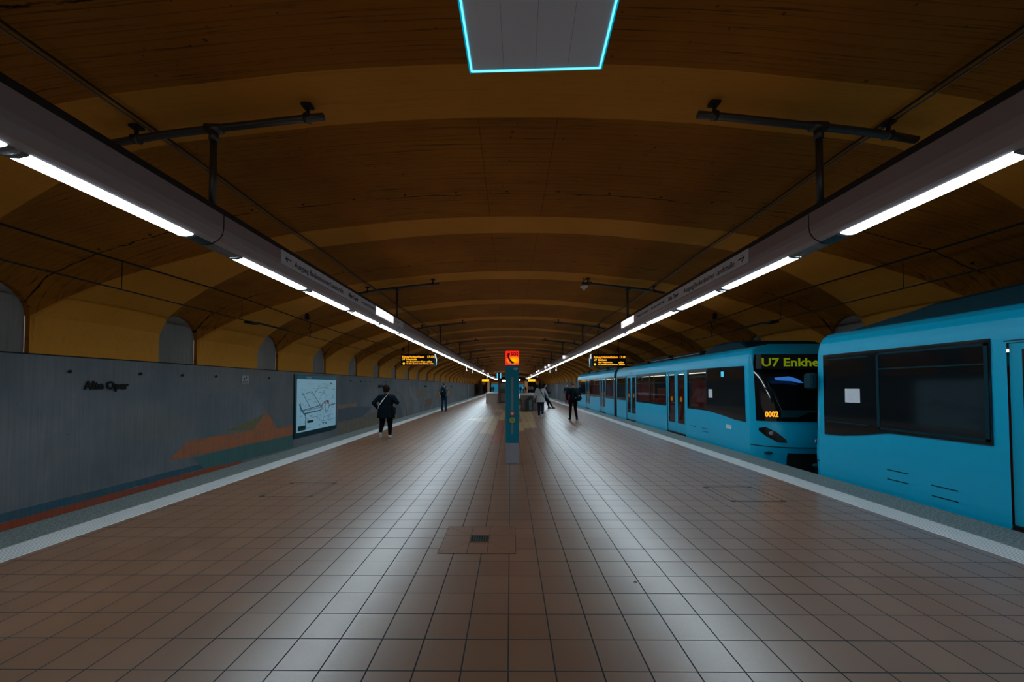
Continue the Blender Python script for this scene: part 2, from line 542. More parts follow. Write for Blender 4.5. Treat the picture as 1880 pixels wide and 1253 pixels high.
def text_mesh(name, s, size, mat, parent=None, extrude=0.0015, align='LEFT', bold=0.0, shear=0.0, space=1.0):
    cu = bpy.data.curves.new(name, 'FONT')
    cu.body = s
    cu.size = size
    cu.extrude = extrude
    cu.align_x = align
    cu.offset = bold
    cu.shear = shear
    cu.space_character = space
    cu.resolution_u = 2
    tmp = bpy.data.objects.new(name + '_curve', cu)
    COL.objects.link(tmp)
    dg = bpy.context.evaluated_depsgraph_get()
    me = bpy.data.meshes.new_from_object(tmp.evaluated_get(dg))
    bpy.data.objects.remove(tmp)
    bpy.data.curves.remove(cu)
    me.materials.clear()
    me.materials.append(mat)
    me.name = name
    return link(name, me, parent)
def fit_text(o, length):
    xs = [v.co.x for v in o.data.vertices]
    w0 = max(xs) - min(xs)
    k = length / w0
    mn = min(xs)
    for v in o.data.vertices:
        v.co.x = (v.co.x - mn) * k
    return o
# rotations that stand text (drawn in xy) upright
FACE_CAM = (radians(90), 0, 0)                 # read from -y, runs to +x
FACE_PLUS_X = (radians(90), 0, radians(90))    # read from +x side, runs to +y
FACE_MINUS_X = (radians(90), 0, radians(-90))  # read from -x side, runs to -y

# ------------------------------------------------------------------ setting: vault, walls, platform
P = 3.68
CX = 0.05                    # centre line of the vault
Y_RIB0 = 4.40                # middle of the nearest pale rib overhead
NBAY = 36
HALF = [(0, 3.51), (0.8, 3.502), (1.6, 3.47), (2.4, 3.415), (3.15, 3.33), (3.86, 3.252), (4.33, 3.195), (4.91, 3.09), (5.5, 2.93),
        (6.05, 2.735), (6.6, 2.52), (7.14, 2.31), (7.74, 2.02), (8.25, 1.68), (8.60, 1.30), (8.74, 1.0), (8.81, 0.8), (8.84, 0.60)]
XW = 8.86                    # concrete side wall, from the vault's centre line
def build_vault():
    mb = MB()
    J0 = 14                                       # row where the boarded shell meets the niche arch
    def wd(j):                                    # half width of the boarded shell in one bay
        x = HALF[j][0]
        if j >= J0:
            return 0.575
        a = min(1.0, max(0.0, (8.60 - x) / 3.4))
        return 0.575 + (1.43 - 0.575) * (a ** 0.62)
    us = [-1, -0.97, -0.88, -0.7, -0.45, -0.15, 0.15, 0.45, 0.7, 0.88, 0.97, 1]
    def arch(u):
        return 1.30 + 0.57 * sqrt(max(0, 1 - u * u))
    def shell(j, u):
        x, h = HALF[j]
        if j <= J0:
            r = (j / J0) ** 3.2
            tx, th = XW, arch(u) - EYE + EYE
            return x + (tx - HALF[J0][0]) * r, h + (th - HALF[J0][1]) * r
        k = (j - J0) / (len(HALF) - 1 - J0)
        return XW, arch(u) + (0.60 - arch(u)) * k
    REV = 0.09
    nr = len(HALF)
    lights = [0.0, 0.015, 0.05, 0.12, 0.22, 0.36, 0.5, 0.64, 0.78, 0.88, 0.95, 0.985, 1.0]
    for side in (-1, 1):
        for b in range(-3, NBAY):
            yc = Y_RIB0 + P * (b + 0.5)           # middle of the boarded bay
            # boarded shell and niche
            cols = []
            for u in us:
                col = [(CX + side * shell(j, u)[0], yc + u * wd(j), EYE + shell(j, u)[1]) for j in range(J0 + 1)]
                col.append((CX + side * (XW + REV), yc + u * wd(J0) * .985, EYE + arch(u) - .006))
                col += [(CX + side * (XW + REV), yc + u * wd(j) * .985, EYE + shell(j, u)[1]) for j in range(J0 + 1, nr)]
                cols.append(col)
            mr = nr + 1
            base = len(mb.v)
            mb.v += [p for c in cols for p in c]
            for i in range(len(cols) - 1):
                for j in range(mr - 1):
                    a0 = base + i * mr + j
                    b0 = base + (i + 1) * mr + j
                    mb.f.append((a0, b0, b0 + 1, a0 + 1) if side < 0 else (a0, a0 + 1, b0 + 1, b0))
                    mb.m.append(2 if j > J0 else 0)
            for u in (-1, 1):                     # upright reveals of the niche
                z_hi, z_lo = EYE + arch(u), EYE + 0.60
                y_ = yc + u * 0.575
                mb.add([(CX + side * XW, y_, z_hi), (CX + side * (XW + REV), y_ * 1.0, z_hi), (CX + side * (XW + REV), y_, z_lo), (CX + side * XW, y_, z_lo)], [(0, 1, 2, 3)], 0)
            # pale rib to the next bay, its flanks swelling out of the niche edges
            cols = []
            for q in lights:
                col = []
                f = min(1.0, sin(pi * q)) ** 0.5 if 0 < q < 1 else 0.0
                for j in range(nr):
                    y0 = yc + wd(j)
                    y1 = yc + P - wd(j)
                    sx, sz = shell(j, 1)
                    px_, pz_ = HALF[j]
                    col.append((CX + side * (sx + (px_ - sx) * f), y0 + (y1 - y0) * q, EYE + sz + (pz_ - sz) * f))
                cols.append(col)
            base = len(mb.v)
            mb.v += [p for c in cols for p in c]
            for i in range(len(cols) - 1):
                for j in range(nr - 1):
                    a0 = base + i * nr + j
                    b0 = base + (i + 1) * nr + j
                    mb.f.append((a0, b0, b0 + 1, a0 + 1) if side < 0 else (a0, a0 + 1, b0 + 1, b0))
                    mb.m.append(1)
    return mb
struct('ceiling', build_vault(), [M['vault_dark'], M['vault_light'], M['niche']],
       'long barrel vault of ochre concrete ribs and darker boarded bays', fix=False)

Y0, Y1 = -7.0, 92.0
TRK = -0.95
ZTOP = EYE + 0.60
def side_wall(side):
    mb = MB()
    x = CX + side * (XW - 0.02)
    xo = x + side * 0.4
    mb.add([(x, Y0, TRK - .2), (x, Y1, TRK - .2), (x, Y1, ZTOP), (x, Y0, ZTOP), (xo, Y0, TRK - .2), (xo, Y1, TRK - .2), (xo, Y1, ZTOP), (xo, Y0, ZTOP)],
           [(0, 1, 2, 3), (3, 2, 6, 7), (4, 7, 6, 5)], 0)
    return mb, x
mb, xl = side_wall(-1)
def mural(poly, mi, lift):
    pts = []
    for px, py in poly:
        y, z = wall_pt(px, py, xl)
        pts.append((xl + lift, y, z))
    mb.add(pts, [tuple(range(len(pts)))], mi)
lower = [(-7, -0.60), (128, -0.60)]
def band(z0, z1, ya, yb, mi, lift, wob=0.02):
    n = 60
    top, bot = [], []
    for i in range(n + 1):
        y = ya + (yb - ya) * i / n
        top.append((xl + lift, y, z1 + wob * noise.noise((y * 1.3, mi, 0))))
        bot.append((xl + lift, y, z0 + wob * 1.5 * noise.noise((y * 2.1, mi, 5))))
    vs = top + bot
    mb.add(vs, [(i, n + 1 + i, n + 2 + i, i + 1) for i in range(n)], mi)
# colours: 0 concrete 1 orange 2 rust 3 blue 4 green 5 yellow 6 tan 7 slate 8 pale
band(-0.76, -0.60, 3.0, 13.0, 3, 0.004)
band(-0.97, -0.76, 3.0, 12.3, 2, 0.006, 0.03)
mural([(305.6, 848), (342.6, 810), (463, 790.4), (488.4, 757), (507, 788), (537, 780), (537, 799), (430, 822)], 1, 0.005)
mural([(410, 792), (440, 780), (470, 768), (486, 757), (463, 790)], 5, 0.0035)
mural([(352, 842), (430, 822), (537, 799), (537, 822), (420, 852), (372, 862)], 4, 0.008)
mural([(619, 744), (654, 740), (654, 746), (619, 752)], 9, 0.005)
mural([(619, 752), (660, 746), (682, 748), (665, 766), (619, 776)], 7, 0.004)
mural([(619, 776), (645, 769), (665, 766), (700, 752), (735, 742), (735, 776), (619, 812)], 6, 0.003)
def arc(cx, cy, rx, ry, a0, a1, wdt, mi, n=12):
    o1 = [(cx + rx * cos(radians(a0 + (a1 - a0) * i / n)), cy - ry * sin(radians(a0 + (a1 - a0) * i / n))) for i in range(n + 1)]
    o2 = [(cx + (rx - wdt) * cos(radians(a0 + (a1 - a0) * i / n)), cy - (ry - wdt * 1.3) * sin(radians(a0 + (a1 - a0) * i / n))) for i in range(n + 1)]
    for i in range(n):
        mural([o1[i], o1[i + 1], o2[i + 1], o2[i]], mi, 0.006)
arc(722, 764, 25, 46, -5, 80, 2.2, 10)
arc(720, 770, 19, 36, -10, 70, 10, 7)
arc(770, 705, 20, 35, 190, 250, 4, 8)
mural([(765, 716), (786, 715), (782, 730), (764, 732)], 6, 0.003)
mural([(780, 735), (793, 731), (792, 744), (780, 748)], 10, 0.003)
mural([(800, 716), (830, 713), (828, 728), (800, 736)], 6, 0.0025)
o = struct('wall_left', mb, [M['concrete'], M['p_orange'], M['p_rust'], M['p_blue'], M['p_green'], M['p_yellow'], M['p_tan'], M['p_slate'], M['p_pale'], M['p_peach'], M['p_brick']],
           'grey concrete wall across the left track with faded orange and blue mural', fix=False)
mb, xr = side_wall(1)
struct('wall_right', mb, [M['concrete']], 'grey concrete wall behind the right track', fix=False)

EDGE = 5.60
def platform():
    mb = MB()
    xs = [-EDGE, -5.00, -4.62, 4.62, 5.00, EDGE]
    mi = [1, 1, 0, 1, 1]
    for i in range(5):
        ys = [Y0, Y1 + 25]
        mb.add([(xs[i], ys[0], 0), (xs[i + 1], ys[0], 0), (xs[i + 1], ys[1], 0), (xs[i], ys[1], 0)], [(0, 1, 2, 3)], mi[i])
    for s in (-1, 1):
        x = s * EDGE
        mb.add([(x, Y0, 0), (x, Y1 + 25, 0), (x, Y1 + 25, -.12), (x, Y0, -.12), (x, Y0, TRK), (x, Y1 + 25, TRK)], [(0, 3, 2, 1)], 1)
        x2 = s * (EDGE - .1)
        mb.add([(x2, Y0, -.12), (x2, Y1 + 25, -.12), (x2, Y1 + 25, TRK), (x2, Y0, TRK)], [(0, 1, 2, 3)], 2)
        xw = s * (XW + .1)
        mb.add([(x2, Y0, TRK), (x2, Y1 + 25, TRK), (xw, Y1 + 25, TRK), (xw, Y0, TRK)], [(0, 1, 2, 3) if s < 0 else (3, 2, 1, 0)], 2)
    return mb
struct('floor', platform(), [M['tile'], M['granite'], M['track']], 'terracotta tiled island platform with granite edges', fix=False)
for i, s in enumerate((-1, 1)):
    mb = MB().cbox(min(s * 4.62, s * 5.0), max(s * 4.62, s * 5.0), Y0, Y1 + 20, -0.01, 0.004, 0.001)
    struct('trim_%d' % (i + 1), mb, M['tactile'], ('left' if s < 0 else 'right') + ' ribbed white tactile strip along the platform edge')
# coloured tile figure set into the floor round the emergency pillar
def inlay(name, polys, mat, label, z=0.0012):
    mb = MB()
    for poly in polys:
        pts = []
        for px, py in poly:
            x, y = floor_pt(px, py)
            x = round((x + 0.013) / TS) * TS - 0.013
            y = round((y - 2.153) / TS) * TS + 2.153
            pts.append((x, y, z))
        mb.add(pts, [tuple(range(len(pts)))], 0)
    return struct(name, mb, mat, label)
inlay('trim_3', [[(884.5, 794.5), (910.5, 799), (922, 763), (899, 764), (900, 773), (858, 769), (848, 772)] [::-1]][:0] or
      [[(884.5, 794.5), (910.5, 799), (922, 765), (899, 766), (895, 776)],
       [(860, 770), (897, 776), (899, 766), (922, 765), (922, 763)],
       [(890, 754), (926, 758), (926, 752), (905, 753)],
       [(955, 757), (977, 757), (988.5, 785), (967, 787)],
       [(951, 776), (961, 776), (967, 791), (951, 793)],
       [(920, 757), (930, 757), (930, 772), (920, 773)]], M['tile_beige'], 'beige tile figure set in the terracotta floor behind the blue pillar')
inlay('trim_4', [[(908, 815), (926, 815), (930, 772), (921, 772)]], M['tile_red'], 'red tile band leading to the blue pillar', 0.0016)

# end of the station
def end_wall():
    mb = MB()
    mb.box(-5.80, -5.25, 94.5, 95.1, 0, 2.9, 0)
    mb.box(3.60, 4.35, 94.5, 95.1, 0, 2.9, 0)
    mb.box(-5.8, 4.35, 99.2, 99.5, 2.75, 3.3, 1)
    return mb
struct('wall_front', end_wall(), [M['peach'], M['vault_dark']], 'lintel and two pale columns closing the far end of the hall')
mb = MB().box(-5.1, -3.0, 99.6, 100, 0, 2.15, 0).box(2.1, 3.55, 99.6, 100, 0, 2.15, 0)
mb.box(-5.1, -3.0, 99.6, 100, 2.15, 2.75, 1).box(2.1, 3.55, 99.6, 100, 2.15, 2.75, 1)
mb.box(-9.7, 9.7, 132, 132.3, TRK - .3, 6, 2).box(-9.7, -9.3, 91.5, 132, TRK - .3, 3, 2).box(9.3, 9.7, 91.5, 132, TRK - .3, 3, 2)  # matt black boxes stand in for the darkness of the tunnels
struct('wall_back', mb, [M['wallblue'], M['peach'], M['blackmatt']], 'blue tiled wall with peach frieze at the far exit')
for i, s in enumerate((-1, 1)):
    x = (xl if s < 0 else xr) - s * 0.02
    mb = MB().box(min(x, x - s * .06), max(x, x - s * .06), 70 + 6 * (s < 0), 72.6 + 6 * (s < 0), -.9, 2.05)
    struct('door_%d' % (i + 1), mb, M['doorblue'], 'pale blue service door far down the ' + ('left' if s < 0 else 'right') + ' wall')

for i, (x_, s_) in enumerate(((xl, 1), (xr, -1))):  # thin dark strip laid along the top of each wall
    a_, b_ = sorted((x_ - s_ * .02, x_ + s_ * .012))
    struct('trim_%d' % (5 + i), MB().box(a_, b_, Y0, Y1, ZTOP - .012, ZTOP + .012), M['blackmatt'], 'thin dark strip along the top of the %s wall' % ('left' if s_ > 0 else 'right'))
# rails
for s in (-1, 1):
    for k, dx in enumerate((-0.72, 0.72)):
        x = s * 7.15 + dx
        mb = MB().prism([(x - .07, TRK), (x + .07, TRK), (x + .02, TRK + .03), (x + .035, TRK + .13), (x - .035, TRK + .13), (x - .02, TRK + .03)], 'y', Y0, Y1 + 20)
        near = (dx * s < 0)
        tag(obj('rail', mb, M['rail']), 'steel running rail of the %s track, %s the platform' % ('left' if s < 0 else 'right', 'beside' if near else 'away from'), 'rail', 'running rails')

# ------------------------------------------------------------------ light beams
BEAM_C = {-1: -3.58, 1: 3.69}
def beam_profile(c, s):
    # s = side; the face towards the middle of the platform is at c - s*0.2
    pr = [(-.20, 2.02), (-.20, 1.86), (-.19, 1.80), (-.165, 1.755), (-.13, 1.72), (-.07, 1.69), (0, 1.675), (.06, 1.677), (.12, 1.695), (.165, 1.74), (.19, 1.80), (.20, 1.86), (.20, 2.02)]
    return [(c + x * (-s) * -1, EYE + h) for x, h in pr]
ones = ['first', 'second', 'third', 'fourth', 'fifth', 'sixth', 'seventh', 'eighth', 'ninth']
teens = ['thirteenth', 'fourteenth', 'fifteenth', 'sixteenth', 'seventeenth', 'eighteenth', 'nineteenth']
manyth = teens + ['twentieth'] + ['twenty-' + o_ for o_ in ones] + ['thirtieth'] + ['thirty-' + o_ for o_ in ones] + ['fortieth'] + ['forty-' + o_ for o_ in ones] + ['fiftieth']
ordn = ['nearest', 'second', 'third', 'fourth', 'fifth', 'sixth', 'seventh', 'eighth', 'ninth', 'tenth', 'eleventh', 'twelfth']
for s in (-1, 1):
    c = BEAM_C[s]
    nm = 'left' if s < 0 else 'right'
    b = thing('light_beam', 'long grey hanging lighting beam over the %s side of the platform' % nm, 'lighting beam', (c, 0, EYE + 2.0), 0, 'hanging lighting beams')
    rel = lambda pts: [(x - c, z - EYE - 2.0) for x, z in pts]
    pr = rel(beam_profile(c, s))
    yb0, yb1 = -1.0, 86.5
    obj('casing', MB().prism(pr, 'y', yb0, yb1), M['beam'], b, smooth=False)
    o = obj('top_channel', MB().prism([(-.165, .02), (.165, .02), (.165, .10), (.155, .115), (-.155, .115), (-.165, .10)], 'y', yb0, yb1), M['beam_black'], b)
    k = 0
    ys = 4.36
    while ys < 40:
        mbs = MB()
        big = [(x * 1.012, z * 1.012 if z < 0 else z) for x, z in pr]
        mbs.prism(big, 'y', ys, ys + 0.012)
        obj('seam', mbs, M['blackmatt'], b)
        ys += 7.0
    # speaker grille and dark cover next to the first joint
    low = [p for p in pr if -.075 <= p[0] * (s) <= .125 and p[1] < -.28]
    def lens(ya, yb, lift, mat, name, par):
        lo = sorted([p for p in pr if -.075 <= p[0] * s <= .125 and p[1] < -.28])
        out = [(x, z - lift) for x, z in lo] + [(x, z + .004) for x, z in reversed(lo)]
        return obj(name, MB().prism(out, 'y', ya, yb), mat, par)
    if True:
        lens(4.14, 4.40, .003, M['tealdark'], 'cover_plate', b)
        lens(4.42, 4.80, .003, M['lampcap'], 'speaker_grille', b)
    # lamps
    starts = [(0.85, 1.75), (2.64, 1.50)]
    z0 = 4.83
    while z0 < 82:
        starts += [(z0, 1.62), (z0 + 1.74, 1.62)]
        z0 += 3.56
    for i, (ya, ln) in enumerate(starts):
        lo = sorted([p for p in pr if -.075 <= p[0] * s <= .125 and p[1] < -.28])
        out = [(x, z - .005) for x, z in lo] + [(x, z + .002) for x, z in reversed(lo)]
        if ya > 2:
            n_ = i - 1
            if n_ < 12:
                lab = '%s lit lamp counted along the underside of the %s beam' % (ordn[n_], nm)
            else:
                lab = 'small distant lit lamp, %s from the camera along the %s beam' % (manyth[n_ - 12], nm)
            lab = lab[0].lower() + lab[1:]
        else:
            lab = ('lit lamp of the %s beam just cut by the %s edge of the photo' if i == 0 else 'lit lamp of the %s beam above the photographer, toward the %s and out of view') % (nm, nm)
        if i > 14:
            me = MB().prism([(x, z) for x, z in out], 'y', 0, ln).mesh('strip_lamp', [M['lamp']])
            o = link('strip_lamp', me, None, (c, ya, EYE + 2.0))
            tag(o, lab, 'lamp', 'distant strip lamps of the %s beam' % nm)
        else:
            root = thing('strip_lamp', lab, 'lamp', (c, ya, EYE + 2.0), 0, 'strip lamps of the %s beam' % nm)
            obj('lens', MB().prism(out, 'y', 0.04, ln - .04), M['lamp'], root)
            cap = [(x, z - .008 if z < -.31 else z) for x, z in out]
            for q in (0.0, ln - .04):
                obj('end_cap', MB().prism(cap, 'y', q, q + .04), M['lampcap'], root)
    # hangers
    for i in range(8):
        y = 4.44 + 2 * P * i
        kk = s
        rt = thing('ceiling_hanger', '%s pipe hanger holding the %s beam under a pale rib' % (ordn[i], nm), 'hanger', (c, y, EYE + 2.1), 0, 'pipe hangers of the %s beam' % nm)
        def hp(x):    # height of the vault at x (absolute), relative to hanger root
            x = abs(x - CX)
            for a, bb in zip(HALF[:-1], HALF[1:]):
                if a[0] <= x <= bb[0]:
                    q = (x - a[0]) / (bb[0] - a[0])
                    return a[1] + (bb[1] - a[1]) * q
            return 3
        xin = s * 2.25
        xout = s * 4.85
        pts = []
        for q in range(9):
            x = xin + (xout - xin) * q / 8
            pts.append((x - c, 0, hp(x) - 0.165 - 2.1 + 0.0))
        obj('pipe', MB().tube(pts, .042, 12), M['steel'], rt, smooth=True)
        zc_ = hp(c) - .165 - 2.1
        obj('pole', MB().tube([(0, 0, -0.02), (0, 0, zc_ - .03)], .037, 12), M['steel'], rt, smooth=True)
        obj('coupling', MB().tube([(-.09, 0, zc_ + .004), (.09, 0, zc_ - .006)], .056, 12).tube([(0, 0, zc_ - .15), (0, 0, zc_ - .04)], .05, 12), M['steel'], rt, smooth=True)
        for xb in (s * 2.45, s * 4.52):
            zb = hp(xb) - 2.1
            obj('bracket', MB().tube([(xb - c, 0, zb - .17), (xb - c, 0, zb + .01)], .022, 8).cbox(xb - c - .06, xb - c + .06, -.05, .05, zb - .035, zb + .0, .005)
                .tube([(xb - c, -.06, zb - .165), (xb - c, .06, zb - .165)], .03, 8), M['iron'], rt)
            obj('clamp', MB().tube([(xb - c - .035, 0, zb - .165), (xb - c + .035, 0, zb - .165)], .052, 12), M['steel'], rt, smooth=True)

# ceiling cables clipped to the ribs
for s in (-1, 1):
    for k in range(2):
        x = CX + s * (4.40 + .07 * k)
        pts = []
        y = -6.0
        n = 0
        while y < 88:
            sag = 0.035 if n % 2 else 0.0
            pts.append((x, y, EYE + 3.185 - .03 - sag - .012 * k))
            y += P / 2
            n += 1
        lab = '%s of the paired cables along the vault over the %s beam' % ('inner' if k == 0 else 'outer', 'left' if s < 0 else 'right')
        tag(obj('ceiling_cable', MB().tube(pts, .011 if k else .014, 6), M['steel'] if k else M['iron']), lab, 'cable', 'cables clipped to the vault')

# contact lines over both tracks
for s in (-1, 1):
    x = s * 6.7
    nm = 'left' if s < 0 else 'right'
    rt = thing('overhead_line', 'thin black overhead contact line above the %s track' % nm, 'overhead wire', (x, 0, EYE), 0, 'overhead contact lines')
    pts = []
    y = -6
    while y < 88:
        ph = (y + 2.1) / 11.04
        pts.append((0, y, 2.20 - .10 * abs(sin(pi * ph)) ** 1.0 + .03))
        y += 1.2
    obj('messenger_wire', MB().tube(pts, .016, 6), M['blackmatt'], rt)
    obj('contact_wire', MB().tube([(0, -6, 1.67), (0, 88, 1.67)], .012, 6), M['blackmatt'], rt)
    for yd in (3.6, 6.4, 9.3, 12.5, 14.7, 18.5, 24, 30):
        if abs(yd - 12.5) < .1:
            p = [(0, yd, 2.16), (0, yd, 1.98), (0, yd - .12, 1.91), (0, yd + .1, 1.84), (0, yd, 1.78), (0, yd, 1.67)]
            obj('dropper', MB().tube(p, .014, 6), M['blackmatt'], rt)
        else:
            obj('dropper', MB().tube([(0, yd, 2.16), (0, yd, 1.67)], .006, 6), M['blackmatt'], rt)
    for yi in (1.3, 12.3, 23.4):
        obj('insulator', MB().lathe([(.03, .0), (.09, .02), (.04, .06), (.1, .08), (.04, .12), (.09, .14), (.03, .2)], (0, yi, 2.2), 12)
            .tube([(0, yi, 2.36), (0, yi + .02, 2.42)], .03, 8), M['blackmatt'], rt)
    obj('section_insulator', MB().tube([(0, 9.9, 1.69), (0, 11.2, 1.69)], .022, 6).box(-.1, .1, 9.5, 9.8, 1.62, 1.67), M['blackmatt'], rt)

# ------------------------------------------------------------------ direction boards on the beams
def board(s):
    c = BEAM_C[s]
    xf = c - s * .203
    nm = 'left' if s < 0 else 'right'
    y0, y1 = 5.46, 11.75
    rt = thing('direction_board', 'long grey exit sign board on the inner face of the %s beam' % nm, 'sign', (xf, y0, EYE + 1.82), 0, 'exit boards on the beams')
    x0, x1 = sorted((0, -s * .012))
    lit0, lit1 = (9.35, 10.75) if s < 0 else (10.55, 11.75)
    obj('board', MB().box(x0, x1, 0, lit0 - y0, -.005, .20), M['signgrey'], rt)
    obj('lit_panel', MB().box(x0, x1, lit0 - y0, lit1 - y0, 0.0, .195), M['litsign'], rt)
    if lit1 < y1 - .1:
        obj('board', MB().box(x0, x1, lit1 - y0, y1 - y0, -.005, .20), M['signgrey'], rt)
    rot = FACE_PLUS_X if s < 0 else FACE_MINUS_X
    def put(txt, ya, yb, size, z, bold=0.0, mat='ink'):
        o = text_mesh('lettering', txt, size, M[mat], rt, bold=bold)
        fit_text(o, abs(yb - ya))
        o.rotation_euler = rot
        # left board reads away from the camera, right board reads towards it
        o.location = (-s * .0135, (ya if s < 0 else yb) - y0, z)
    put('Ausgang Bockenheimer Landstraße', 5.80, 7.50, .135, .045)
    put('Alte Oper', 7.74, 8.25, .125, .055, .003)
    if s < 0:
        put('Ausgang Opernplatz', 8.42, 9.30, .085, .075)
        put('Info', 10.95, 11.3, .07, .08, 0, 'inkgrey')
    else:
        put('Alte Oper An der Welle', 8.45, 9.25, .085, .075)
        put('Ausgang Opernplatz', 9.4, 10.3, .085, .075)
    # arrow
    ya = 5.56
    def q(a, b):
        return (-s * .0145, a, b)
    dr = -1
    a = MB()
    a.box(*sorted((-s * .012, -s * .015)), ya - y0 + .01, ya - y0 + .15, .097, .113)
    for sg in (-1, 1):
        p0 = (ya - y0, .105)
        p1 = (ya - y0 + .055, .105 + sg * .05)
        d = .011
        xs_ = sorted((-s * .012, -s * .015))
        a.prism([(p0[0] - .006, p0[1] - d * .6), (p0[0] + .006, p0[1] + d), (p1[0] + .008, p1[1] + d * .4), (p1[0] - .008, p1[1] - d * .4)], 'x', xs_[0], xs_[1])
    obj('arrow', a, M['ink'], rt)
    obj('pictogram', MB().disc_y((0, 0, 0), .02, .002), M['ink'], rt, loc=(-s * .014, 11.62 - y0, .1)).rotation_euler = (0, 0, radians(90))
for s in (-1, 1):
    board(s)

# small lit signs and cameras further down the beams
k = 0
for s, lst in ((1, [24.0, 33.5, 36.8, 45.6, 49.0, 62.0]), (-1, [45.5, 56.0, 75.0])):
    c = BEAM_C[s]
    for j, y in enumerate(lst):
        sz = .2
        x = c - s * .26
        rt = thing('platform_sign', '%s small lit square sign on the %s beam' % (ordn[j], 'left' if s < 0 else 'right'), 'sign', (x, y, EYE + 1.76), 0, 'small lit signs on the beams')
        obj('housing', MB().cbox(-.1, .1, .0, .05, 0, sz + .04, .004), M['grey'], rt)
        obj('lit_face', MB().box(-.09, .09, -.004, .0, .02, sz + .02), M['litsign'], rt)
for s, lst in ((1, [31.6, 36.5, 54.0]), (-1, [32.0, 37.0, 60.0])):
    c = BEAM_C[s]
    for j, y in enumerate(lst):
        rt = thing('security_camera', '%s small white camera hanging below the %s beam' % (ordn[j], 'left' if s < 0 else 'right'), 'camera', (c + s * .155, y, EYE + 1.70), 0, 'cameras below the beams')
        obj('stem', MB().tube([(0, 0, .02), (0, 0, -.3)], .014, 8), M['white'], rt)
        obj('camera_body', MB().cbox(-.05, .05, -.14, .12, -.4, -.29, .01), M['white'], rt)
        obj('camera_lens', MB().disc_y((0, -.145, -.345), .03, .01, 12), M['black'], rt)
# round white antenna by the right second hanger
rt = thing('ceiling_antenna', 'round white dish lamp hanging at the inner end of the second right hanger', 'antenna', (2.30, 11.7, EYE + 3.08))
obj('disc', MB().lathe([(.01, .1), (.10, .08), (.13, .05), (.11, .02), (.05, .0), (.04, -.05), (.01, -.055)], (0, 0, 0), 20), M['white'], rt, smooth=True)
obj('stem', MB().tube([(0, 0, .08), (0, 0, .33)], .01, 8).tube([(0, 0, .25), (.1, 0, .27), (.25, 0, .17)], .012, 8), M['iron'], rt)

# ------------------------------------------------------------------ hung panel with cyan tube
rt = thing('light_panel', 'white panel with glowing cyan border hanging from the crown of the vault', 'light panel', (0.19, 2.79, EYE + 2.40), radians(-1.65))
W2, LN = .485, 1.55
obj('panel', MB().cbox(-W2 + .01, W2 - .01, -LN, -.01, .004, .05, .002), M['panelwhite'], rt)
obj('backing', MB().cbox(-W2 - .022, W2 + .022, -LN - .01, .022, .010, .09, .004), M['panelrim'], rt)
for a_, b_ in (((-W2, 0, .004), (W2, 0, .004)), ((-W2, 0, .004), (-W2, -LN, .004)), ((-W2, -LN, .004), (W2, -LN, .004)), ((W2, 0, .004), (W2, -LN, .004))):
    obj('light_tube', MB().tube([a_, b_], .0075, 8), M['cyan'], rt, smooth=True)
for x0_, x1_, ya_, yb_ in ((-W2 - .018, W2 + .018, -.018, .018), (-W2 - .018, -W2 + .018, -LN, .018), (W2 - .018, W2 + .018, -LN, .018)):
    obj('glow_strip', MB().box(x0_, x1_, ya_, yb_, .006, .0065), M['cyan_soft'], rt)  # flat cyan strips added to paint the tube's soft glow
for x in (-.24, 0.0, .24):
    obj('panel_seam', MB().box(x - .0008, x + .0008, -LN, -.02, .0034, .0042), M['inkgrey'], rt)
for x in (-.35, .35):
    obj('hanger_rod', MB().tube([(x, -.4, .08), (x, -.4, 1.09)], .006, 6), M['steel'], rt)

# ------------------------------------------------------------------ emergency pillar
pbx, pby = floor_pt(940.5, 852)
pby += 0.14
rt = thing('emergency_pillar', 'square blue emergency call pillar with red lit handset sign on top', 'emergency pillar', (pbx, pby, 0))
H2 = .139
obj('foot', MB().cbox(-H2 + .004, H2 - .004, -H2 + .004, H2 - .004, 0, .43, .006), M['greyfoot'], rt)
obj('shaft', MB().cbox(-H2, H2, -H2, H2, .43, 2.05, .006), M['teal'], rt)
sb = obj('sign_lightbox', MB().cbox(-H2, H2, -H2, H2, -.145, .145, .006), M['sos'], rt, loc=(0, 0, 2.197))
hs = MB()
pts = [(-.072, .088), (-.085, .05), (-.075, .0), (-.05, -.05), (-.02, -.085), (.012, -.105)]
hs.tube([(x, -H2 - .003, z) for x, z in pts], [(.004, .027), (.004, .021), (.004, .019), (.004, .019), (.004, .022), (.004, .026)], 8, side=(0, 1, 0))
hs.box(-.09, -.05, -H2 - .006, -H2 - .002, .065, .10).box(-.005, .035, -H2 - .006, -H2 - .002, -.118, -.088)
obj('handset_symbol', hs, M['maroon'], sb)
o = text_mesh('lettering', 'SOS', .095, M['maroon'], sb, bold=.0035)
fit_text(o, .155)
o.rotation_euler = FACE_CAM
o.location = (-.03, -H2 - .003, .045)
fy = -H2 - .003
o = text_mesh('lettering', 'VGF', .06, M['whiteink'], rt, bold=.0015)
fit_text(o, .09)
o.rotation_euler = FACE_CAM
o.location = (.025, fy, 1.945)
obj('thin_line', MB().box(-.1, .11, fy, fy + .003, 2.0, 2.004), M['whiteink'], rt)
def slot(z0, z1):
    r = .022
    pts = [(r * cos(a), z1 - r + r * sin(a)) for a in [pi * i / 8 for i in range(9)]] + [(r * cos(a), z0 + r + r * sin(a)) for a in [pi + pi * i / 8 for i in range(9)]]
    return MB().prism(pts, 'y', fy, fy + .004)
obj('intercom_slot', slot(1.10, 1.80), M['slot'], rt)
obj('intercom_slot', slot(.61, .82), M['slot'], rt)
rb = obj('call_button', MB().disc_y((0, fy - .012, 1.04), .052, .014), M['red'], rt)
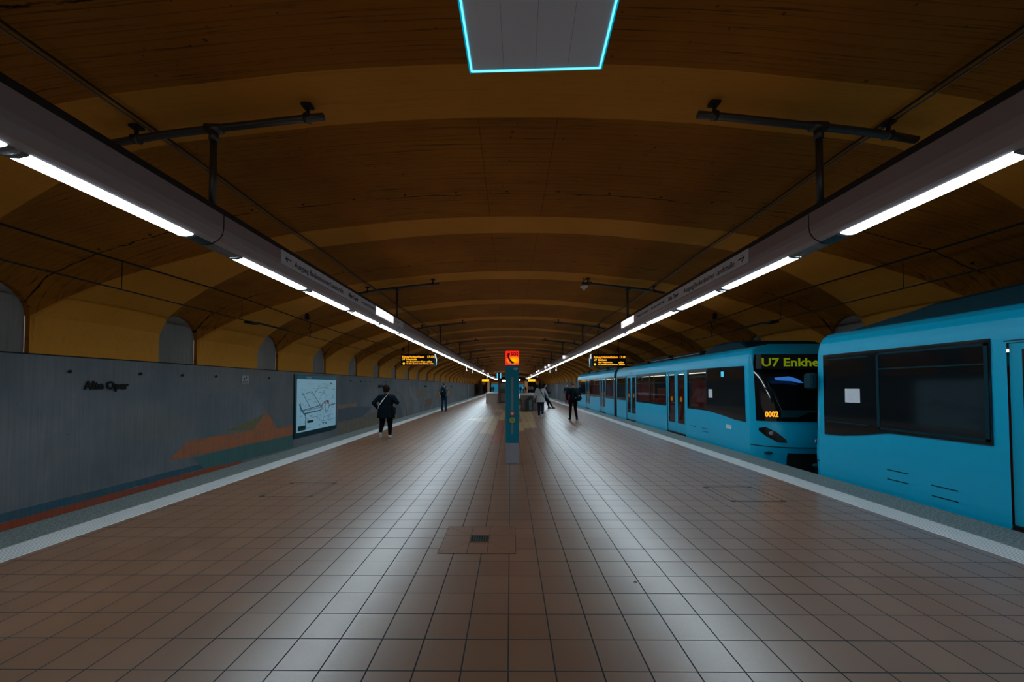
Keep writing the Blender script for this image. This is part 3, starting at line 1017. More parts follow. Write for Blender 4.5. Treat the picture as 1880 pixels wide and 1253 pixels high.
obj('button_face', MB().disc_y((0, fy - .016, 1.04), .030, .006), M['white'], rb)
yb = obj('call_button', MB().disc_y((0, fy - .012, .90), .058, .014), M['yellow'], rt)
obj('button_face', MB().disc_y((0, fy - .016, .90), .040, .006), M['tealdark'], yb)
obj('button_face', MB().disc_y((0, fy - .018, .90), .032, .004), M['yellow'], yb)
obj('button_face', MB().disc_y((0, fy - .020, .90), .020, .004), M['blueink'], yb)

# ------------------------------------------------------------------ departure displays
def display(x, y, z, wdt, hgt, lines, label, side):
    rt = thing('departure_display', label, 'display', (x, y, z), 0, 'departure displays')
    obj('housing', MB().cbox(-wdt / 2, wdt / 2, 0, .28, 0, hgt, .015), M['black'], rt)
    e = side
    xs_ = sorted((e * wdt / 2, e * (wdt / 2 + .10)))
    obj('side_fin', MB().cbox(xs_[0], xs_[1], .02, .26, -.04, hgt + .05, .01), M['tealdark'], rt)
    obj('fin_light', MB().box(xs_[0] + .03, xs_[1] - .03, .0, .02, hgt * .62, hgt), M['litwhite'], rt)
    for hx in (-wdt * .3, wdt * .3):
        xa = abs(x + hx - CX)
        top = 2.9 - .28 * (xa - 5.5) if xa > 4.9 else 3.1 + .0
        obj('hanger_tube', MB().tube([(hx, .14, hgt - .01), (hx, .14, EYE + top - z + .1)], .025, 8), M['iron'], rt)
    for txt, xa, xb, zz, sz, mat in lines:
        o = text_mesh('lettering', txt, sz, M[mat], rt, extrude=.002, bold=sz * .02)
        fit_text(o, (xb - xa) * wdt)
        o.rotation_euler = FACE_CAM
        o.location = (-wdt / 2 + xa * wdt, -.004, zz * hgt)
    obj('route_dot', MB().disc_y((-wdt / 2 + .09 * wdt, -.004, .16 * hgt), .045 * wdt * .75, .006, 16), M['amber'], rt)
    return rt
display(-5.18, 20.9, EYE + 1.18, 1.86, .63,
        [('Richtung Nordwest/Hausen', .04, .70, .67, .165, 'amber2'), ('17:13', .80, .98, .67, .165, 'amber'),
         ('U7', .04, .13, .45, .155, 'amber'), ('Heerstraße', .17, .48, .45, .155, 'amber'),
         ('über Bockenheimer Warte', .17, .74, .27, .12, 'amber'), ('sofort', .78, .94, .25, .155, 'amber'),
         ('in allen Bussen und Bahnen, bitte', .17, .98, .10, .12, 'amber2')],
        'amber departure display over the left platform edge', 1)
display(5.48, 20.9, EYE + 1.12, 1.90, .68,
        [('Richtung Ostbahnhof/Enkheim', .06, .76, .67, .165, 'amber2'), ('17:18', .82, .98, .67, .165, 'amber2'),
         ('U7', .06, .15, .45, .155, 'amber'), ('Enkheim', .19, .44, .45, .155, 'amber'),
         ('über Hauptwache', .19, .60, .27, .12, 'amber2'), ('sofort', .78, .94, .25, .155, 'amber'),
         ('in Bussen und Bahnen, Maske', .19, .96, .10, .12, 'amber')],
        'amber departure display over the right platform edge above the train', -1)
for s, x in ((-1, -6.1), (1, 4.5)):
    rt = thing('departure_display', 'distant glowing amber display far down the %s side' % ('left' if s < 0 else 'right'), 'display', (x + .40, 86, EYE + 1.05), 0, 'departure displays')
    obj('housing', MB().cbox(-.84, .84, 0, .28, -.05, .75, .02), M['black'], rt)
    obj('lit_face', MB().box(-.80, .80, -.01, 0, .08, .58), M['amber'], rt)
    obj('hanger_tube', MB().tube([(0, .14, .74), (0, .14, 2.1)], .03, 8), M['iron'], rt)

# ------------------------------------------------------------------ left wall furniture
def on_wall_text(txt, ya, yb, z, size, label):
    o = text_mesh('wall_lettering', txt, size, M['blackmatt'], None, extrude=.010, bold=size * .035)
    fit_text(o, yb - ya)
    o.rotation_euler = FACE_PLUS_X
    o.location = (xl + .03, ya, z)
    tag(o, label, 'lettering', 'station names on the left wall')
y_a, z_a = wall_pt(147, 714, xl)
y_b, _ = wall_pt(230, 713, xl)
on_wall_text('Alte Oper', y_a, y_b, EYE - .055, .235, 'large black station name letters on the left wall, nearest the camera')
on_wall_text('Alte Oper', 24.9, 26.2, EYE - .05, .23, 'black station name partly behind the woman in the black coat')
on_wall_text('Alte Oper', 38.2, 39.5, EYE - .05, .23, 'small black station name beyond the mural arc on the left wall')
on_wall_text('Alte Oper', 55.0, 56.3, EYE - .05, .23, 'tiny distant station name on the left wall')
for j, y in enumerate([7.43, 8.86, 10.0, 11.15, 13.6, 20.6, 22.0, 23.4, 26.4]):
    o = obj('wall_bolt', MB().ball((0, 0, 0), (.03, .035, .035), 10).tube([(-.05, 0, 0), (0, 0, 0)], .02, 8), M['iron'], None, loc=(xl + .03, y, EYE + .30))
    tag(o, ['first', 'second', 'third', 'fourth', 'fifth', 'sixth', 'seventh', 'eighth', 'ninth'][j] + ' dark bolt from the left near the top of the left wall', 'bolt', 'bolts in the left wall')
rt = thing('wall_plate', 'small white plate with dark marks high on the left wall', 'plate', (xl + .012, 12.4, EYE + .1))
obj('plate', MB().box(-.006, .006, -.16, .16, 0, .26), M['grey'], rt)
obj('plate_mark', MB().box(.004, .009, -.12, .12, .05, .07).box(.004, .009, -.12, .12, .02, .03).box(.004, .009, -.08, -.03, .12, .18).box(.004, .009, .02, .06, .17, .22), M['ink'], rt)

# route map poster
ya, zt = wall_pt(541, 686, xl + .06)
yb_, _ = wall_pt(618, 690, xl + .06)
zb = EYE - (806 - 710) * (8.75 * 690 / 397 / 690) * 1.0
zb = EYE - 96 * (ya) / F_PX
zt = EYE + .50
rt = thing('map_poster', 'large pale blue route map poster in a dark frame on the left wall', 'poster', (xl + .01, ya, 0))
Wp = yb_ - ya
obj('frame', MB().box(0, .05, 0, Wp, zb, zt), M['tealdark'], rt)
sheet = obj('map_sheet', MB().box(.05, .054, .13, Wp - .10, zb + .20, zt - .19), M['map'], rt)
obj('header', MB().box(.05, .055, .13, Wp - .10, zt - .18, zt - .04), M['teal'], rt)
o = text_mesh('lettering', 'Netzplan', .11, M['whiteink'], rt)
o.rotation_euler = FACE_PLUS_X
o.location = (.056, .85, zt - .145)
SW, SH = Wp - .23, (zt - .19) - (zb + .20)
def ml(pts, mat, wdt=.012):
    """a line on the map, pts in 0..1 sheet coordinates"""
    mbb = MB()
    P3 = [Vector((.055, .13 + a * SW, zb + .20 + (1 - b) * SH)) for a, b in pts]
    for p, q in zip(P3[:-1], P3[1:]):
        d = (q - p)
        if d.length < 1e-5:
            continue
        d.normalize()
        n_ = Vector((0, -d.z, d.y)) * wdt
        mbb.add([p - n_, q - n_, q + n_, p + n_], [(0, 1, 2, 3)], 0)
    return obj('map_line', mbb, mat, rt, fix=False)
ml([(.12, .26), (.30, .55)], M['inkgrey'], .016)
ml([(.34, .24), (.55, .52), (.58, .57)], M['maroon'], .018)
ml([(.54, .12), (.41, .28)], M['inkgrey'], .014)
ml([(.75, .10), (.60, .30), (.52, .42)], M['inkgrey'], .010)
ml([(.10, .30), (.34, .24)], M['inkgrey'], .010)
ml([(.08, .44), (.09, .60), (.55, .53)], M['inkgrey'], .018)
ml([(.05, .47), (.14, .63), (.20, .70), (.20, .97)], M['blueink'], .03)
ml([(.10, .62), (.40, .58), (.60, .57)], M['blueink'], .012)
ml([(.16, .66), (.55, .63), (.60, .60), (.60, .54)], M['inkgrey'], .024)
ml([(.58, .55), (.68, .45), (.78, .44), (.80, .56), (.76, .66), (.70, .66), (.68, .56), (.70, .45)], M['redink'], .022)
ml([(.80, .55), (.98, .52)], M['inkgrey'], .024)
ml([(.64, .65), (.64, .86)], M['blueink'], .010)
ml([(.48, .66), (.48, .84)], M['inkgrey'], .010)
ml([(.28, .70), (.48, .76), (.60, .86), (.98, .84)], M['inkgrey'], .008)
ml([(.66, .78), (.92, .74)], M['inkgrey'], .008)
ml([(.22, .09), (.96, .09)], M['inkgrey'], .006)
ml([(.50, .26), (.66, .26), (.70, .32), (.70, .42)], M['redink'], .008)
ml([(.30, .24), (.48, .50)], M['blueink'], .007)
ml([(.86, .42), (.92, .34), (.97, .42)], M['blueink'], .010)
for a, b, w_, h_ in ((.03, .88, .16, .09), (.24, .80, .14, .05), (.72, .44, .06, .04), (.62, .90, .03, .03), (.70, .90, .03, .03), (.82, .06, .06, .02)):
    obj('map_block', MB().box(.0545, .056, .13 + a * SW, .13 + (a + w_) * SW, zb + .20 + (1 - b - h_) * SH, zb + .20 + (1 - b) * SH), M['redink'] if a == .72 else M['tealdark'], rt)
ticks = MB()
for _ in range(95):
    a, b = rnd.uniform(.05, .92), rnd.uniform(.05, .92)
    ln = rnd.uniform(.02, .07)
    ticks.box(.0545, .0555, .13 + a * SW, .13 + (a + ln) * SW, zb + .2 + b * SH, zb + .2 + b * SH + .012)
o = obj('station_names', ticks, M['inkgrey'], rt)
o['kind'] = 'stuff'

# ------------------------------------------------------------------ things in the floor
gx0, gy0 = floor_pt(864, 999.5)
gx1, gy1 = floor_pt(899, 984)
gcx, gcy = (gx0 + gx1) / 2, (gy0 + gy1) / 2
rt = thing('floor_drain', 'small slotted iron drain grate in the tiles in front of the pillar', 'drain', (gcx - .01, gcy + .02, 0))
gw = .098
obj('surround', MB().box(-.375, .375, -.345, .345, -.001, .0022), M['tile_plain'], rt)
jn = MB()
for a_, b_ in (((-.375, -.345), (.375, -.345)), ((-.375, .345), (.375, .345)), ((-.375, -.345), (-.375, .345)), ((.375, -.345), (.375, .345)),
               ((-.375, -.085), (-gw, -.085)), ((gw, -.085), (.375, -.085)), ((-.375, .085), (-gw, .085)), ((gw, .085), (.375, .085)),
               ((-gw, -.345), (-gw, -.085)), ((gw, -.345), (gw, -.085)), ((-gw, .085), (-gw, .345)), ((gw, .085), (gw, .345)),
               ((-.375, -.345), (-gw, -.085)), ((.375, -.345), (gw, -.085)), ((-.375, .345), (-gw, .085)), ((.375, .345), (gw, .085))):
    d = Vector((b_[0] - a_[0], b_[1] - a_[1], 0)).normalized()
    n_ = Vector((-d.y, d.x, 0)) * (.0022 if abs(d.x * d.y) < .01 else .0012)
    A, B = Vector((*a_, .0026)), Vector((*b_, .0026))
    jn.add([A - n_, B - n_, B + n_, A + n_], [(0, 1, 2, 3)], 0)
obj('joint_lines', jn, M['blackmatt'], rt, fix=False)
gr = MB().box(-gw, gw, -.085, -.07, 0, .007).box(-gw, gw, .07, .085, 0, .007)
gr.box(-gw, -gw + .012, -.07, .07, 0, .007).box(gw - .012, gw, -.07, .07, 0, .007)
for i in range(6):
    x = -gw + .012 + (2 * gw - .024) * (i + 1) / 7
    gr.box(x - .005, x + .005, -.07, .07, 0, .007)
obj('grate', gr, M['steel'], rt)
obj('drain_dark', MB().box(-gw + .01, gw - .01, -.072, .072, .0022, .0032), M['blackmatt'], rt)  # flat black plate stands in for the dark below the grate
for nm, (hx0, hx1, hy0, hy1) in (('left', (-3.65, -2.88, 5.47, 6.27)), ('right', (3.07, 3.83, 5.27, 6.05))):
    rt = thing('floor_hatch', 'tiled inspection hatch with corner fittings in the %s half of the floor' % nm, 'hatch', ((hx0 + hx1) / 2, (hy0 + hy1) / 2, 0), 0, 'floor hatches')
    a_, b_ = (hx1 - hx0) / 2, (hy1 - hy0) / 2
    t_ = .009
    obj('frame', MB().box(-a_, a_, -b_, -b_ + t_, 0, .003).box(-a_, a_, b_ - t_, b_, 0, .003).box(-a_, -a_ + t_, -b_, b_, 0, .003).box(a_ - t_, a_, -b_, b_, 0, .003), M['tealdark'], rt)
    for sx in (-1, 1):
        for sy in (-1, 1):
            obj('corner_fitting', MB().lathe([(.04, 0), (.04, .004), (.03, .006), (.012, .004)], (sx * (a_ - .03), sy * (b_ - .03), 0), 14), M['steel'], rt)
lx, ly = floor_pt(1162, 1070)
o = obj('fallen_leaf', MB().add([(0, 0, .004), (.018, .012, .014), (.034, .0, .006), (.02, -.014, .004), (.008, -.012, .010)], [(0, 3, 2, 1), (0, 4, 3)], 0), M['leaf'], None, loc=(lx, ly, 0), fix=False)
tag(o, 'tiny brown dry leaf lying on the tiles in the right foreground', 'leaf')

# ------------------------------------------------------------------ benches, bin, sign post on the platform
x0, yb0 = floor_pt(892, 740.4)
rt = thing('planter_bench', 'clay coloured block bench with pale top left of the pillar', 'bench', (x0, yb0, 0))
obj('block', MB().cbox(0, 1.12, 0, 4.5, 0, .86, .02), M['woodlt'], rt)
obj('top_slab', MB().cbox(-.05, 1.16, -.05, 4.55, .86, .96, .02), M['stonetop'], rt)
rt = thing('ticket_cabinet', 'dark maroon cabinet beside the pale topped bench', 'cabinet', (x0 + 1.35, yb0 + .1, 0))
obj('cabinet_body', MB().cbox(0, .95, 0, .7, 0, 1.12, .02), M['maroonbox'], rt)
obj('panel', MB().cbox(.08, .87, -.015, .0, .15, .95, .004), M['wood'], rt)
rt = thing('sign_post', 'dark post with cyan lit sign head behind the left bench', 'sign post', (x0 + 1.27, yb0 - .12, 0))
obj('post', MB().cbox(-.07, .07, -.07, .07, 0, 2.35, .01), M['maroonbox'], rt)
obj('sign_head', MB().cbox(-.10, .10, -.10, .10, 2.32, 2.95, .01), M['black'], rt)
obj('lit_side', MB().cbox(-.21, -.10, -.09, .09, 2.40, 2.90, .006), M['cyan_lit'], rt)
obj('lit_side', MB().cbox(.10, .21, -.09, .09, 2.40, 2.90, .006), M['cyan_lit'], rt)

x1, yb1 = floor_pt(958, 754)
rt = thing('planter_bench', 'brown block bench right of the pillar where the man leans', 'bench', (x1, yb1, 0))
obj('block', MB().cbox(0, 1.50, 0, 5.0, 0, .98, .02), M['wood'], rt)
obj('top_slab', MB().cbox(-.04, 1.52, -.04, 5.04, .98, 1.07, .015), M['stonetop'], rt)
obj('seat_back', MB().prism([(-.02, .45), (-.05, .45), (-.36, .78), (-.30, .84), (-.02, .60)], 'y', .2, 4.6), M['wood'], rt)
obj('seat', MB().cbox(-.55, -.0, .1, 4.8, .36, .46, .01), M['wood'], rt)
x2, yb2 = floor_pt(971.5, 754)
rt = thing('litter_bin', 'dark ribbed litter bin with pointed hood in front of the brown bench', 'litter bin', (x2, yb2 - .32, 0))
body = MB().lathe([(.22, 0), (.25, .03), (.26, .72), (.24, .75)], (0, 0, 0), 20)
obj('bin_body', body, M['bin'], rt, smooth=False)
obj('hood', MB().prism([(-.19, .75), (.22, .75), (.20, .93), (.05, .99), (-.02, .96)], 'y', -.18, .18), M['black'], rt)
obj('bin_rib', MB().box(-.012, .012, -.268, -.25, .06, .70).box(.08, .10, -.262, -.235, .06, .70), M['grey'], rt)

# far hall furniture
for j, (x, y, w_, z) in enumerate([(-3.5, 91, .8, EYE + 1.45), (-1.55, 91, .95, EYE + 1.12), (1.9, 91, 1.0, EYE + 1.35)]):
    rt = thing('ceiling_lamp', ['left', 'middle', 'right'][j] + ' bright white lamp hanging near the far exit', 'lamp', (x, y, z), 0, 'bright lamps at the far exit')
    obj('lamp_body', MB().cbox(-w_ / 2, w_ / 2, 0, .6, .4, .5, .02), M['grey'], rt)
    obj('lamp_face', MB().box(-w_ / 2 + .05, w_ / 2 - .05, -.01, .58, .1, .4), M['halllamp'], rt)
    obj('hanger_tube', MB().tube([(0, .3, .48), (0, .3, EYE + 3.45 - z)], .03, 6), M['iron'], rt)
rt = thing('service_duct', 'thin peach duct hanging crosswise under the vault behind the pillar', 'duct', (-3.4, 78, EYE + 2.50))
obj('duct', MB().cbox(0, 4.0, 0, .3, 0, .12, .01), M['peach'], rt)
for hx in (.5, 3.5):
    obj('hanger_rod', MB().tube([(hx, .15, .1), (hx, .15, .93)], .02, 6), M['iron'], rt)
rt = thing('ticket_kiosk', 'dark glazed kiosk in the middle of the far end', 'kiosk', (-2.9, 97, 0))
obj('kiosk_body', MB().cbox(0, 4.6, 0, 3, 0, 2.5, .03), M['black'], rt)
obj('kiosk_window', MB().box(.2, 4.4, -.01, 0, 1.0, 2.1), M['tealdark'], rt)

# ------------------------------------------------------------------ trains
XT = 5.70
WT = 2.65
def side_with_holes(mb, x, ya, yb, za, zb, holes, mi=0, flip=False):
    ys = sorted({ya, yb, *[h[0] for h in holes], *[h[1] for h in holes]})
    zs = sorted({za, zb, *[h[2] for h in holes], *[h[3] for h in holes]})
    for i in range(len(ys) - 1):
        for j in range(len(zs) - 1):
            cy, cz = (ys[i] + ys[i + 1]) / 2, (zs[j] + zs[j + 1]) / 2
            if any(h[0] < cy < h[1] and h[2] < cz < h[3] for h in holes):
                continue
            mb.add([(x, ys[i], zs[j]), (x, ys[i + 1], zs[j]), (x, ys[i + 1], zs[j + 1]), (x, ys[i], zs[j + 1])], [(0, 1, 2, 3)], mi)
def bounded(v):
    return v
CANT = [(0.0, 2.15), (0.01, 2.27), (0.04, 2.38), (0.10, 2.48), (0.20, 2.55), (0.34, 2.59)]
def roof_rings(ya, yb):
    half = [(XT + dx, z) for dx, z in CANT]
    other = [(XT + WT - dx, z) for dx, z in reversed(CANT)]
    return [[(x, ya, z) for x, z in half + other], [(x, yb, z) for x, z in half + other]]
def nose(rt, ye, d, dest, number):
    """cab end. ye = where the flat side stops, d = +1 if the nose points towards +y, -1 towards the camera"""
    xc = XT + WT / 2
    hw = WT / 2
    us = [-1, -.985, -.95, -.88, -.78, -.6, -.4, -.2, 0, .2, .4, .6, .78, .88, .95, .985, 1]
    zs = [-.5, -.25, 0.0, .10, .22, .35, .5, .62, .74, .80, 1.0, 1.3, 1.6, 1.9, 2.15, 2.36, 2.46, 2.55, 2.60, 2.62]
    def dep(u, z):
        D = .38 * (1 - abs(u) ** 4)
        corner = .10 * sqrt(max(0, 1 - min(1, abs(u)) ** 8))
        lean = .34 * (max(0, z - .80) / 1.6) ** 1.5
        if z < .80:
            D += .10 * sin(pi * min(1, max(0, (z + .1) / .9))) * (1 - u ** 4)
        top = 0
        if z > 2.36:
            top = ((z - 2.36) / .26) ** 2 * .5
        return max(0.0, D + corner - lean * (1 - abs(u) ** 6) - top * (1 - abs(u) ** 6))
    def xx(u, z):
        inset = 0
        if z > 2.15:
            for a, b in zip(CANT[:-1], CANT[1:]):
                if a[1] <= z <= b[1]:
                    inset = a[0] + (b[0] - a[0]) * (z - a[1]) / (b[1] - a[1])
            if z > CANT[-1][1]:
                inset = CANT[-1][0] + .1
        return xc + u * (hw - inset)
    def grid(zr, ur, lift=0.0, tag_=None):
        mb = MB()
        rows = [[(xx(u, z), ye + d * (dep(u, z) + lift), z) for u in ur] for z in zr]
        mb.loft(rows, closed=False, caps=False)
        return mb
    o = obj('front_shell', grid(zs, us), M['train'], rt, smooth=True)
    zz = [.80, 1.0, 1.3, 1.6, 1.9, 2.15, 2.36]
    obj('windscreen', grid(zz, [u for u in us if abs(u) <= .95], .012), M['darkglass'], rt, smooth=True)
    # lower black recess with coupler
    obj('lower_recess', grid([-.5, -.25, 0.0, .10], [u for u in us if abs(u) <= .6], .015), M['blackmatt'], rt)
    obj('coupler', MB().cbox(xc - .18, xc + .18, *sorted((ye + d * .4, ye + d * .74)), -.42, -.18, .03), M['blackmatt'], rt)
    obj('bumper_line', grid([.215, .235], us, .008), M['blackmatt'], rt)
    for sgn in (-1, 1):
        ur = [sgn * u for u in (.93, .86, .74, .62)]
        if sgn < 0:
            ur = ur
        zmid = [.60, .56, .45, .36]
        mb = MB()
        rows = []
        for u, zc_ in zip(ur, zmid):
            rows.append([(xx(u, zc_ + q), ye + d * (dep(u, zc_ + q) + .012), zc_ + q) for q in ([-.03, -.02, 0, .02, .03] if abs(u) in (.93, .62) else [-.11, -.06, 0, .06, .11])])
        mb.loft(rows, closed=False, caps=False)
        hl = obj('headlight', mb, M['train_black'], rt)
        obj('headlight_lens', MB().ball((xx(sgn * .80, .53), ye + d * (dep(sgn * .80, .53) + .012), .53), (.06, .02, .05), 12), M['grey'], hl)
        uf = sgn * .82
        obj('fog_light', MB().ball((xx(uf, .10), ye + d * (dep(uf, .10) + .008), .08), (.13, .03, .035), 12), M['tealdark'], rt)
    if dest:
        yd = ye + d * .43
        dp = obj('destination_display', MB().cbox(XT + .02, XT + WT - .02 - .0, *sorted((yd, yd - d * .2)), 2.0, 2.34, .01), M['blackmatt'], rt)
        o = text_mesh('lettering', dest, .26, M['lime'], dp, bold=.006)
        fit_text(o, 1.62)
        o.rotation_euler = FACE_CAM if d < 0 else (radians(90), 0, radians(180))
        o.location = (XT + .03 if d < 0 else XT + WT - .1, yd + d * .004, 2.065)
        o = text_mesh('number_lettering', number, .17, M['amber2'], rt, bold=.006)
        fit_text(o, .30)
        o.rotation_euler = FACE_CAM
        o.location = (XT + .06, ye + d * .47, .915)
        # blue reflection in the windscreen, painted as a glowing patch
        obj('blue_reflection', MB().prism([(XT + .30, 1.80), (XT + .62, 1.83), (XT + .80, 1.78), (XT + .96, 1.68), (XT + .85, 1.68), (XT + .70, 1.72), (XT + .34, 1.74)], 'y', *sorted((ye + d * .44, ye + d * .455))), M['bluerefl'], rt)
        obj('wiper', MB().tube([(XT + .16, ye + d * .42, 1.62), (XT + .26, ye + d * .46, 1.50), (XT + .38, ye + d * .47, 1.28)], [.012, .010, .008], 8), M['rubber'], rt)
        obj('lower_reflector', MB().box(XT + .42, XT + WT - .4, *sorted((ye + d * .475, ye + d * .47)), .90, 1.06), M['tealdark'], rt)

def car_half(rt, ya, yb, wins, doors, cab=None):
    """body shell between ya and yb; wins, doors = y spans; cab = (y0, y1, toward)"""
    holes = [(a, b, .98, 2.02) for a, b in wins] + [(a, b, -.30, 2.10) for a, b in doors]
    if cab:
        holes.append((cab[0], cab[1], 1.0, 2.04))
    mb = MB()
    side_with_holes(mb, XT, ya, yb, -.5, 2.15, holes)
    side_with_holes(mb, XT + WT, ya, yb, -.5, 2.15, [(a, b, 1.0, 2.0) for a, b in wins])
    r = roof_rings(ya, yb)
    mb.loft(r, closed=False, caps=False)
    mb.add([(XT, ya, -.5), (XT + WT, ya, -.5), (XT + WT, yb, -.5), (XT, yb, -.5)], [(0, 1, 2, 3)], 0)
    o = obj('body_shell', mb, M['train'], rt, fix=False)
    # window units
    for a, b in wins:
        f = MB()
        for (p, q, z0, z1) in ((a - .06, b + .06, .90, .98), (a - .06, b + .06, 2.02, 2.13), (a - .06, a, .98, 2.02), (b, b + .06, .98, 2.02)):
            f.box(XT - .006, XT + .03, p, q, z0, z1)
        m_ = (a + b) / 2 if b - a > 2 else None
        if m_:
            f.box(XT - .004, XT + .03, m_ - .05, m_ + .05, .98, 2.02)
        f.box(XT - .004, XT + .03, a, b, 1.72, 1.75)
        fr = obj('window', f, M['train_black'], rt)
        obj('pane', MB().box(XT + .006, XT + .012, a, b, .98, 2.02), M['glass'], fr)
    for a, b in doors:
        mid = (a + b) / 2
        for p, q in ((a, mid), (mid, b)):
            leaf = MB()
            w0, w1 = p + .12, q - .12
            leaf.box(XT + .02, XT + .05, w0, w1, .03, .35).box(XT + .02, XT + .05, w0, w1, 2.02, 2.10)
            leaf.box(XT + .02, XT + .05, p + .008, w0, .03, 2.10).box(XT + .02, XT + .05, w1, q - .008, .03, 2.10)
            d_ = obj('door', leaf, M['train_door'], rt, fix=False)
            f = MB().box(XT + .014, XT + .04, w0, w0 + .02, .35, 2.02).box(XT + .014, XT + .04, w1 - .02, w1, .35, 2.02).box(XT + .014, XT + .04, w0, w1, .35, .38).box(XT + .014, XT + .04, w0, w1, 1.0, 1.03)
            obj('door_window', f.box(XT + .024, XT + .028, w0, w1, .35, 2.02, 1), [M['train_black'], M['glass']], d_)
            st = MB()
            n_ = 8
            cy, cz = (w0 + w1) / 2, 1.17
            pts = []
            for i in range(2 * n_):
                rr = .060 if i % 2 else .095
                pts.append((cy + rr * cos(pi * i / n_), cz + rr * sin(pi * i / n_)))
            st.prism(pts, 'x', XT + .010, XT + .018)
            obj('door_sticker', st, M['orange'], d_)
        obj('step', MB().cbox(XT - .03, XT + .10, a, b, -.06, -.01, .006), M['train_black'], rt)
        obj('door_header', MB().box(XT - .004, XT + .02, a - .02, b + .02, 2.115, 2.13), M['train_black'], rt)
    # interior
    it = MB().box(XT + .06, XT + WT - .05, ya + .02, yb - .02, -.06, 0)
    it.box(XT + WT - .16, XT + WT - .06, ya + .02, yb - .02, 0, .9)
    it.box(XT + .25, XT + WT - .25, ya + .02, yb - .02, 2.12, 2.16)
    obj('interior', it, M['inside'], rt)
    obj('interior_fill', MB().box(XT + 1.25, XT + 1.40, ya + .3, yb - .3, 2.09, 2.12), M['cabinfill'], rt)  # unseen strip added to brighten the seats behind the windows
    for a, b in doors:
        obj('door_screen', MB().cbox(XT + 1.5, XT + 1.56, a + .05, b - .05, .0, 1.5, .01), M['seat'], rt)
        for y in (a - .14, b + .06):
            obj('partition', MB().cbox(XT + .12, XT + .75, y, y + .06, .0, 1.85, .01), M['seat'], rt)
            obj('handrail', MB().tube([(XT + .78, y + .03, 0), (XT + .78, y + .03, 2.12)], .022, 8), M['yellow'], rt)
    for a, b in wins:
        y = a + .35
        while y < b - .4:
            s_ = MB().cbox(XT + .15, XT + .95, y, y + .42, .0, .45, .02).cbox(XT + .15, XT + .95, y, y + .09, .45, 1.10, .02)
            obj('seat', s_, M['seat'], rt)
            y += .85
def cab_glass(rt, pts, holes_y):
    """black glazed band over the driver's side window, pts outline in (y, z)"""
    obj('cab_side_window', MB().prism(pts, 'x', XT - .012, XT + .03), M['darkglass'], rt)

def roof_gear(rt, ya, yb, kind):
    def fair(a, b, z1, mat='train_shade'):
        r = []
        n_ = 8
        for i in range(n_ + 1):
            y = a + (b - a) * i / n_
            e = min(i, n_ - i)
            k_ = [0, .75, .95, 1, 1][min(e, 4)]
            zt_ = 2.56 + (z1 - 2.56) * k_
            r.append([(XT + .30, y, 2.55), (XT + .31, y, zt_ - .06 * k_), (XT + .42, y, zt_), (XT + WT - .42, y, zt_), (XT + WT - .31, y, zt_ - .06 * k_), (XT + WT - .30, y, 2.55)])
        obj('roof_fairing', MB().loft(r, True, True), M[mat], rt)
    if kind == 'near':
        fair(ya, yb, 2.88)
    else:
        L_ = yb - ya
        fair(ya + .5, ya + 2.7, 2.84)
        for q, (a, b, z1) in enumerate(((3.0, 5.0, 2.74), (5.4, 7.2, 2.80), (7.6, 9.8, 2.72), (12.2, 14.0, 2.76), (14.6, 16.8, 2.80), (17.4, 19.6, 2.74), (20, 22.5, 2.78))):
            if ya + b < yb:
                obj('roof_box', MB().cbox(XT + .35, XT + WT - .35, ya + a, ya + b, 2.55, z1, .03), M['blackmatt'], rt)
        for a, b in ((3.0, 7.2), (12.5, 19.5)):
            obj('roof_rail', MB().tube([(XT + .33, ya + a, 2.66), (XT + .33, ya + b, 2.66)], .009, 8), M['grey'], rt)
        # folded pantograph
        y = ya + 15.0
        pm = MB()
        for x in (XT + .6, XT + WT - .6):
            pm.tube([(x, y, 2.82), (x + .1, y + 1.3, 2.98), (x, y + .1, 3.08)], .02, 6)
        pm.tube([(XT + .4, y + .1, 3.1), (XT + WT - .4, y + .1, 3.1)], .025, 6)
        obj('pantograph', pm, M['iron'], rt)

# far train: stands farther along, its cab facing the camera
rtA = thing('tram_train', 'turquoise two-section metro train with lit destination facing the camera', 'train', (0, 0, 0), 0, 'turquoise metro trains')
yF = 9.02
car_half(rtA, yF, 20.18, [(10.98, 12.08), (13.85, 17.0), (18.65, 20.05)], [(12.27, 13.72), (17.12, 18.5)], (9.35, 10.8))
car_half(rtA, 20.70, 31.8, [(20.85, 22.45), (24.1, 26.9)], [(22.6, 23.98), (27.0, 28.38)], (28.6, 31.4))
obj('bellows', MB().loft([[(XT + .06 + .04 * (i % 2), 20.18 + .52 * i / 8, z) if False else p for p in
     [(XT + .05 + .035 * (i % 2), 20.18 + .52 * i / 8, -.45), (XT + .05 + .035 * (i % 2), 20.18 + .52 * i / 8, 2.35), (XT + .3, 20.18 + .52 * i / 8, 2.66),
      (XT + WT - .3, 20.18 + .52 * i / 8, 2.66), (XT + WT - .05, 20.18 + .52 * i / 8, 2.35), (XT + WT - .05, 20.18 + .52 * i / 8, -.45)]] for i in range(9)], True, True), M['rubber'], rtA)
nose(rtA, yF, -1, 'U7 Enkheim', '0002')
nose(rtA, 31.8, 1, None, None)
cab_glass(rtA, [(9.18, 2.10), (9.16, .74), (9.6, .76), (10.2, .84), (10.92, .90), (10.92, 2.13)], None)
cab_glass(rtA, [(31.6, 2.10), (31.6, .74), (31.2, .76), (30.6, .84), (30.0, .90), (28.5, .90), (28.5, 2.13)], None)
obj('paper_notice', MB().box(XT - .017, XT - .012, 10.62, 10.82, 1.28, 1.52), M['signgrey'], rtA)
obj('lit_notice', MB().box(XT - .017, XT - .012, 10.05, 10.17, 1.86, 2.0), M['cyan_lit'], rtA)
obj('side_emblem', MB().box(XT - .006, XT, 9.75, 9.98, .50, .60), M['signgrey'], rtA)
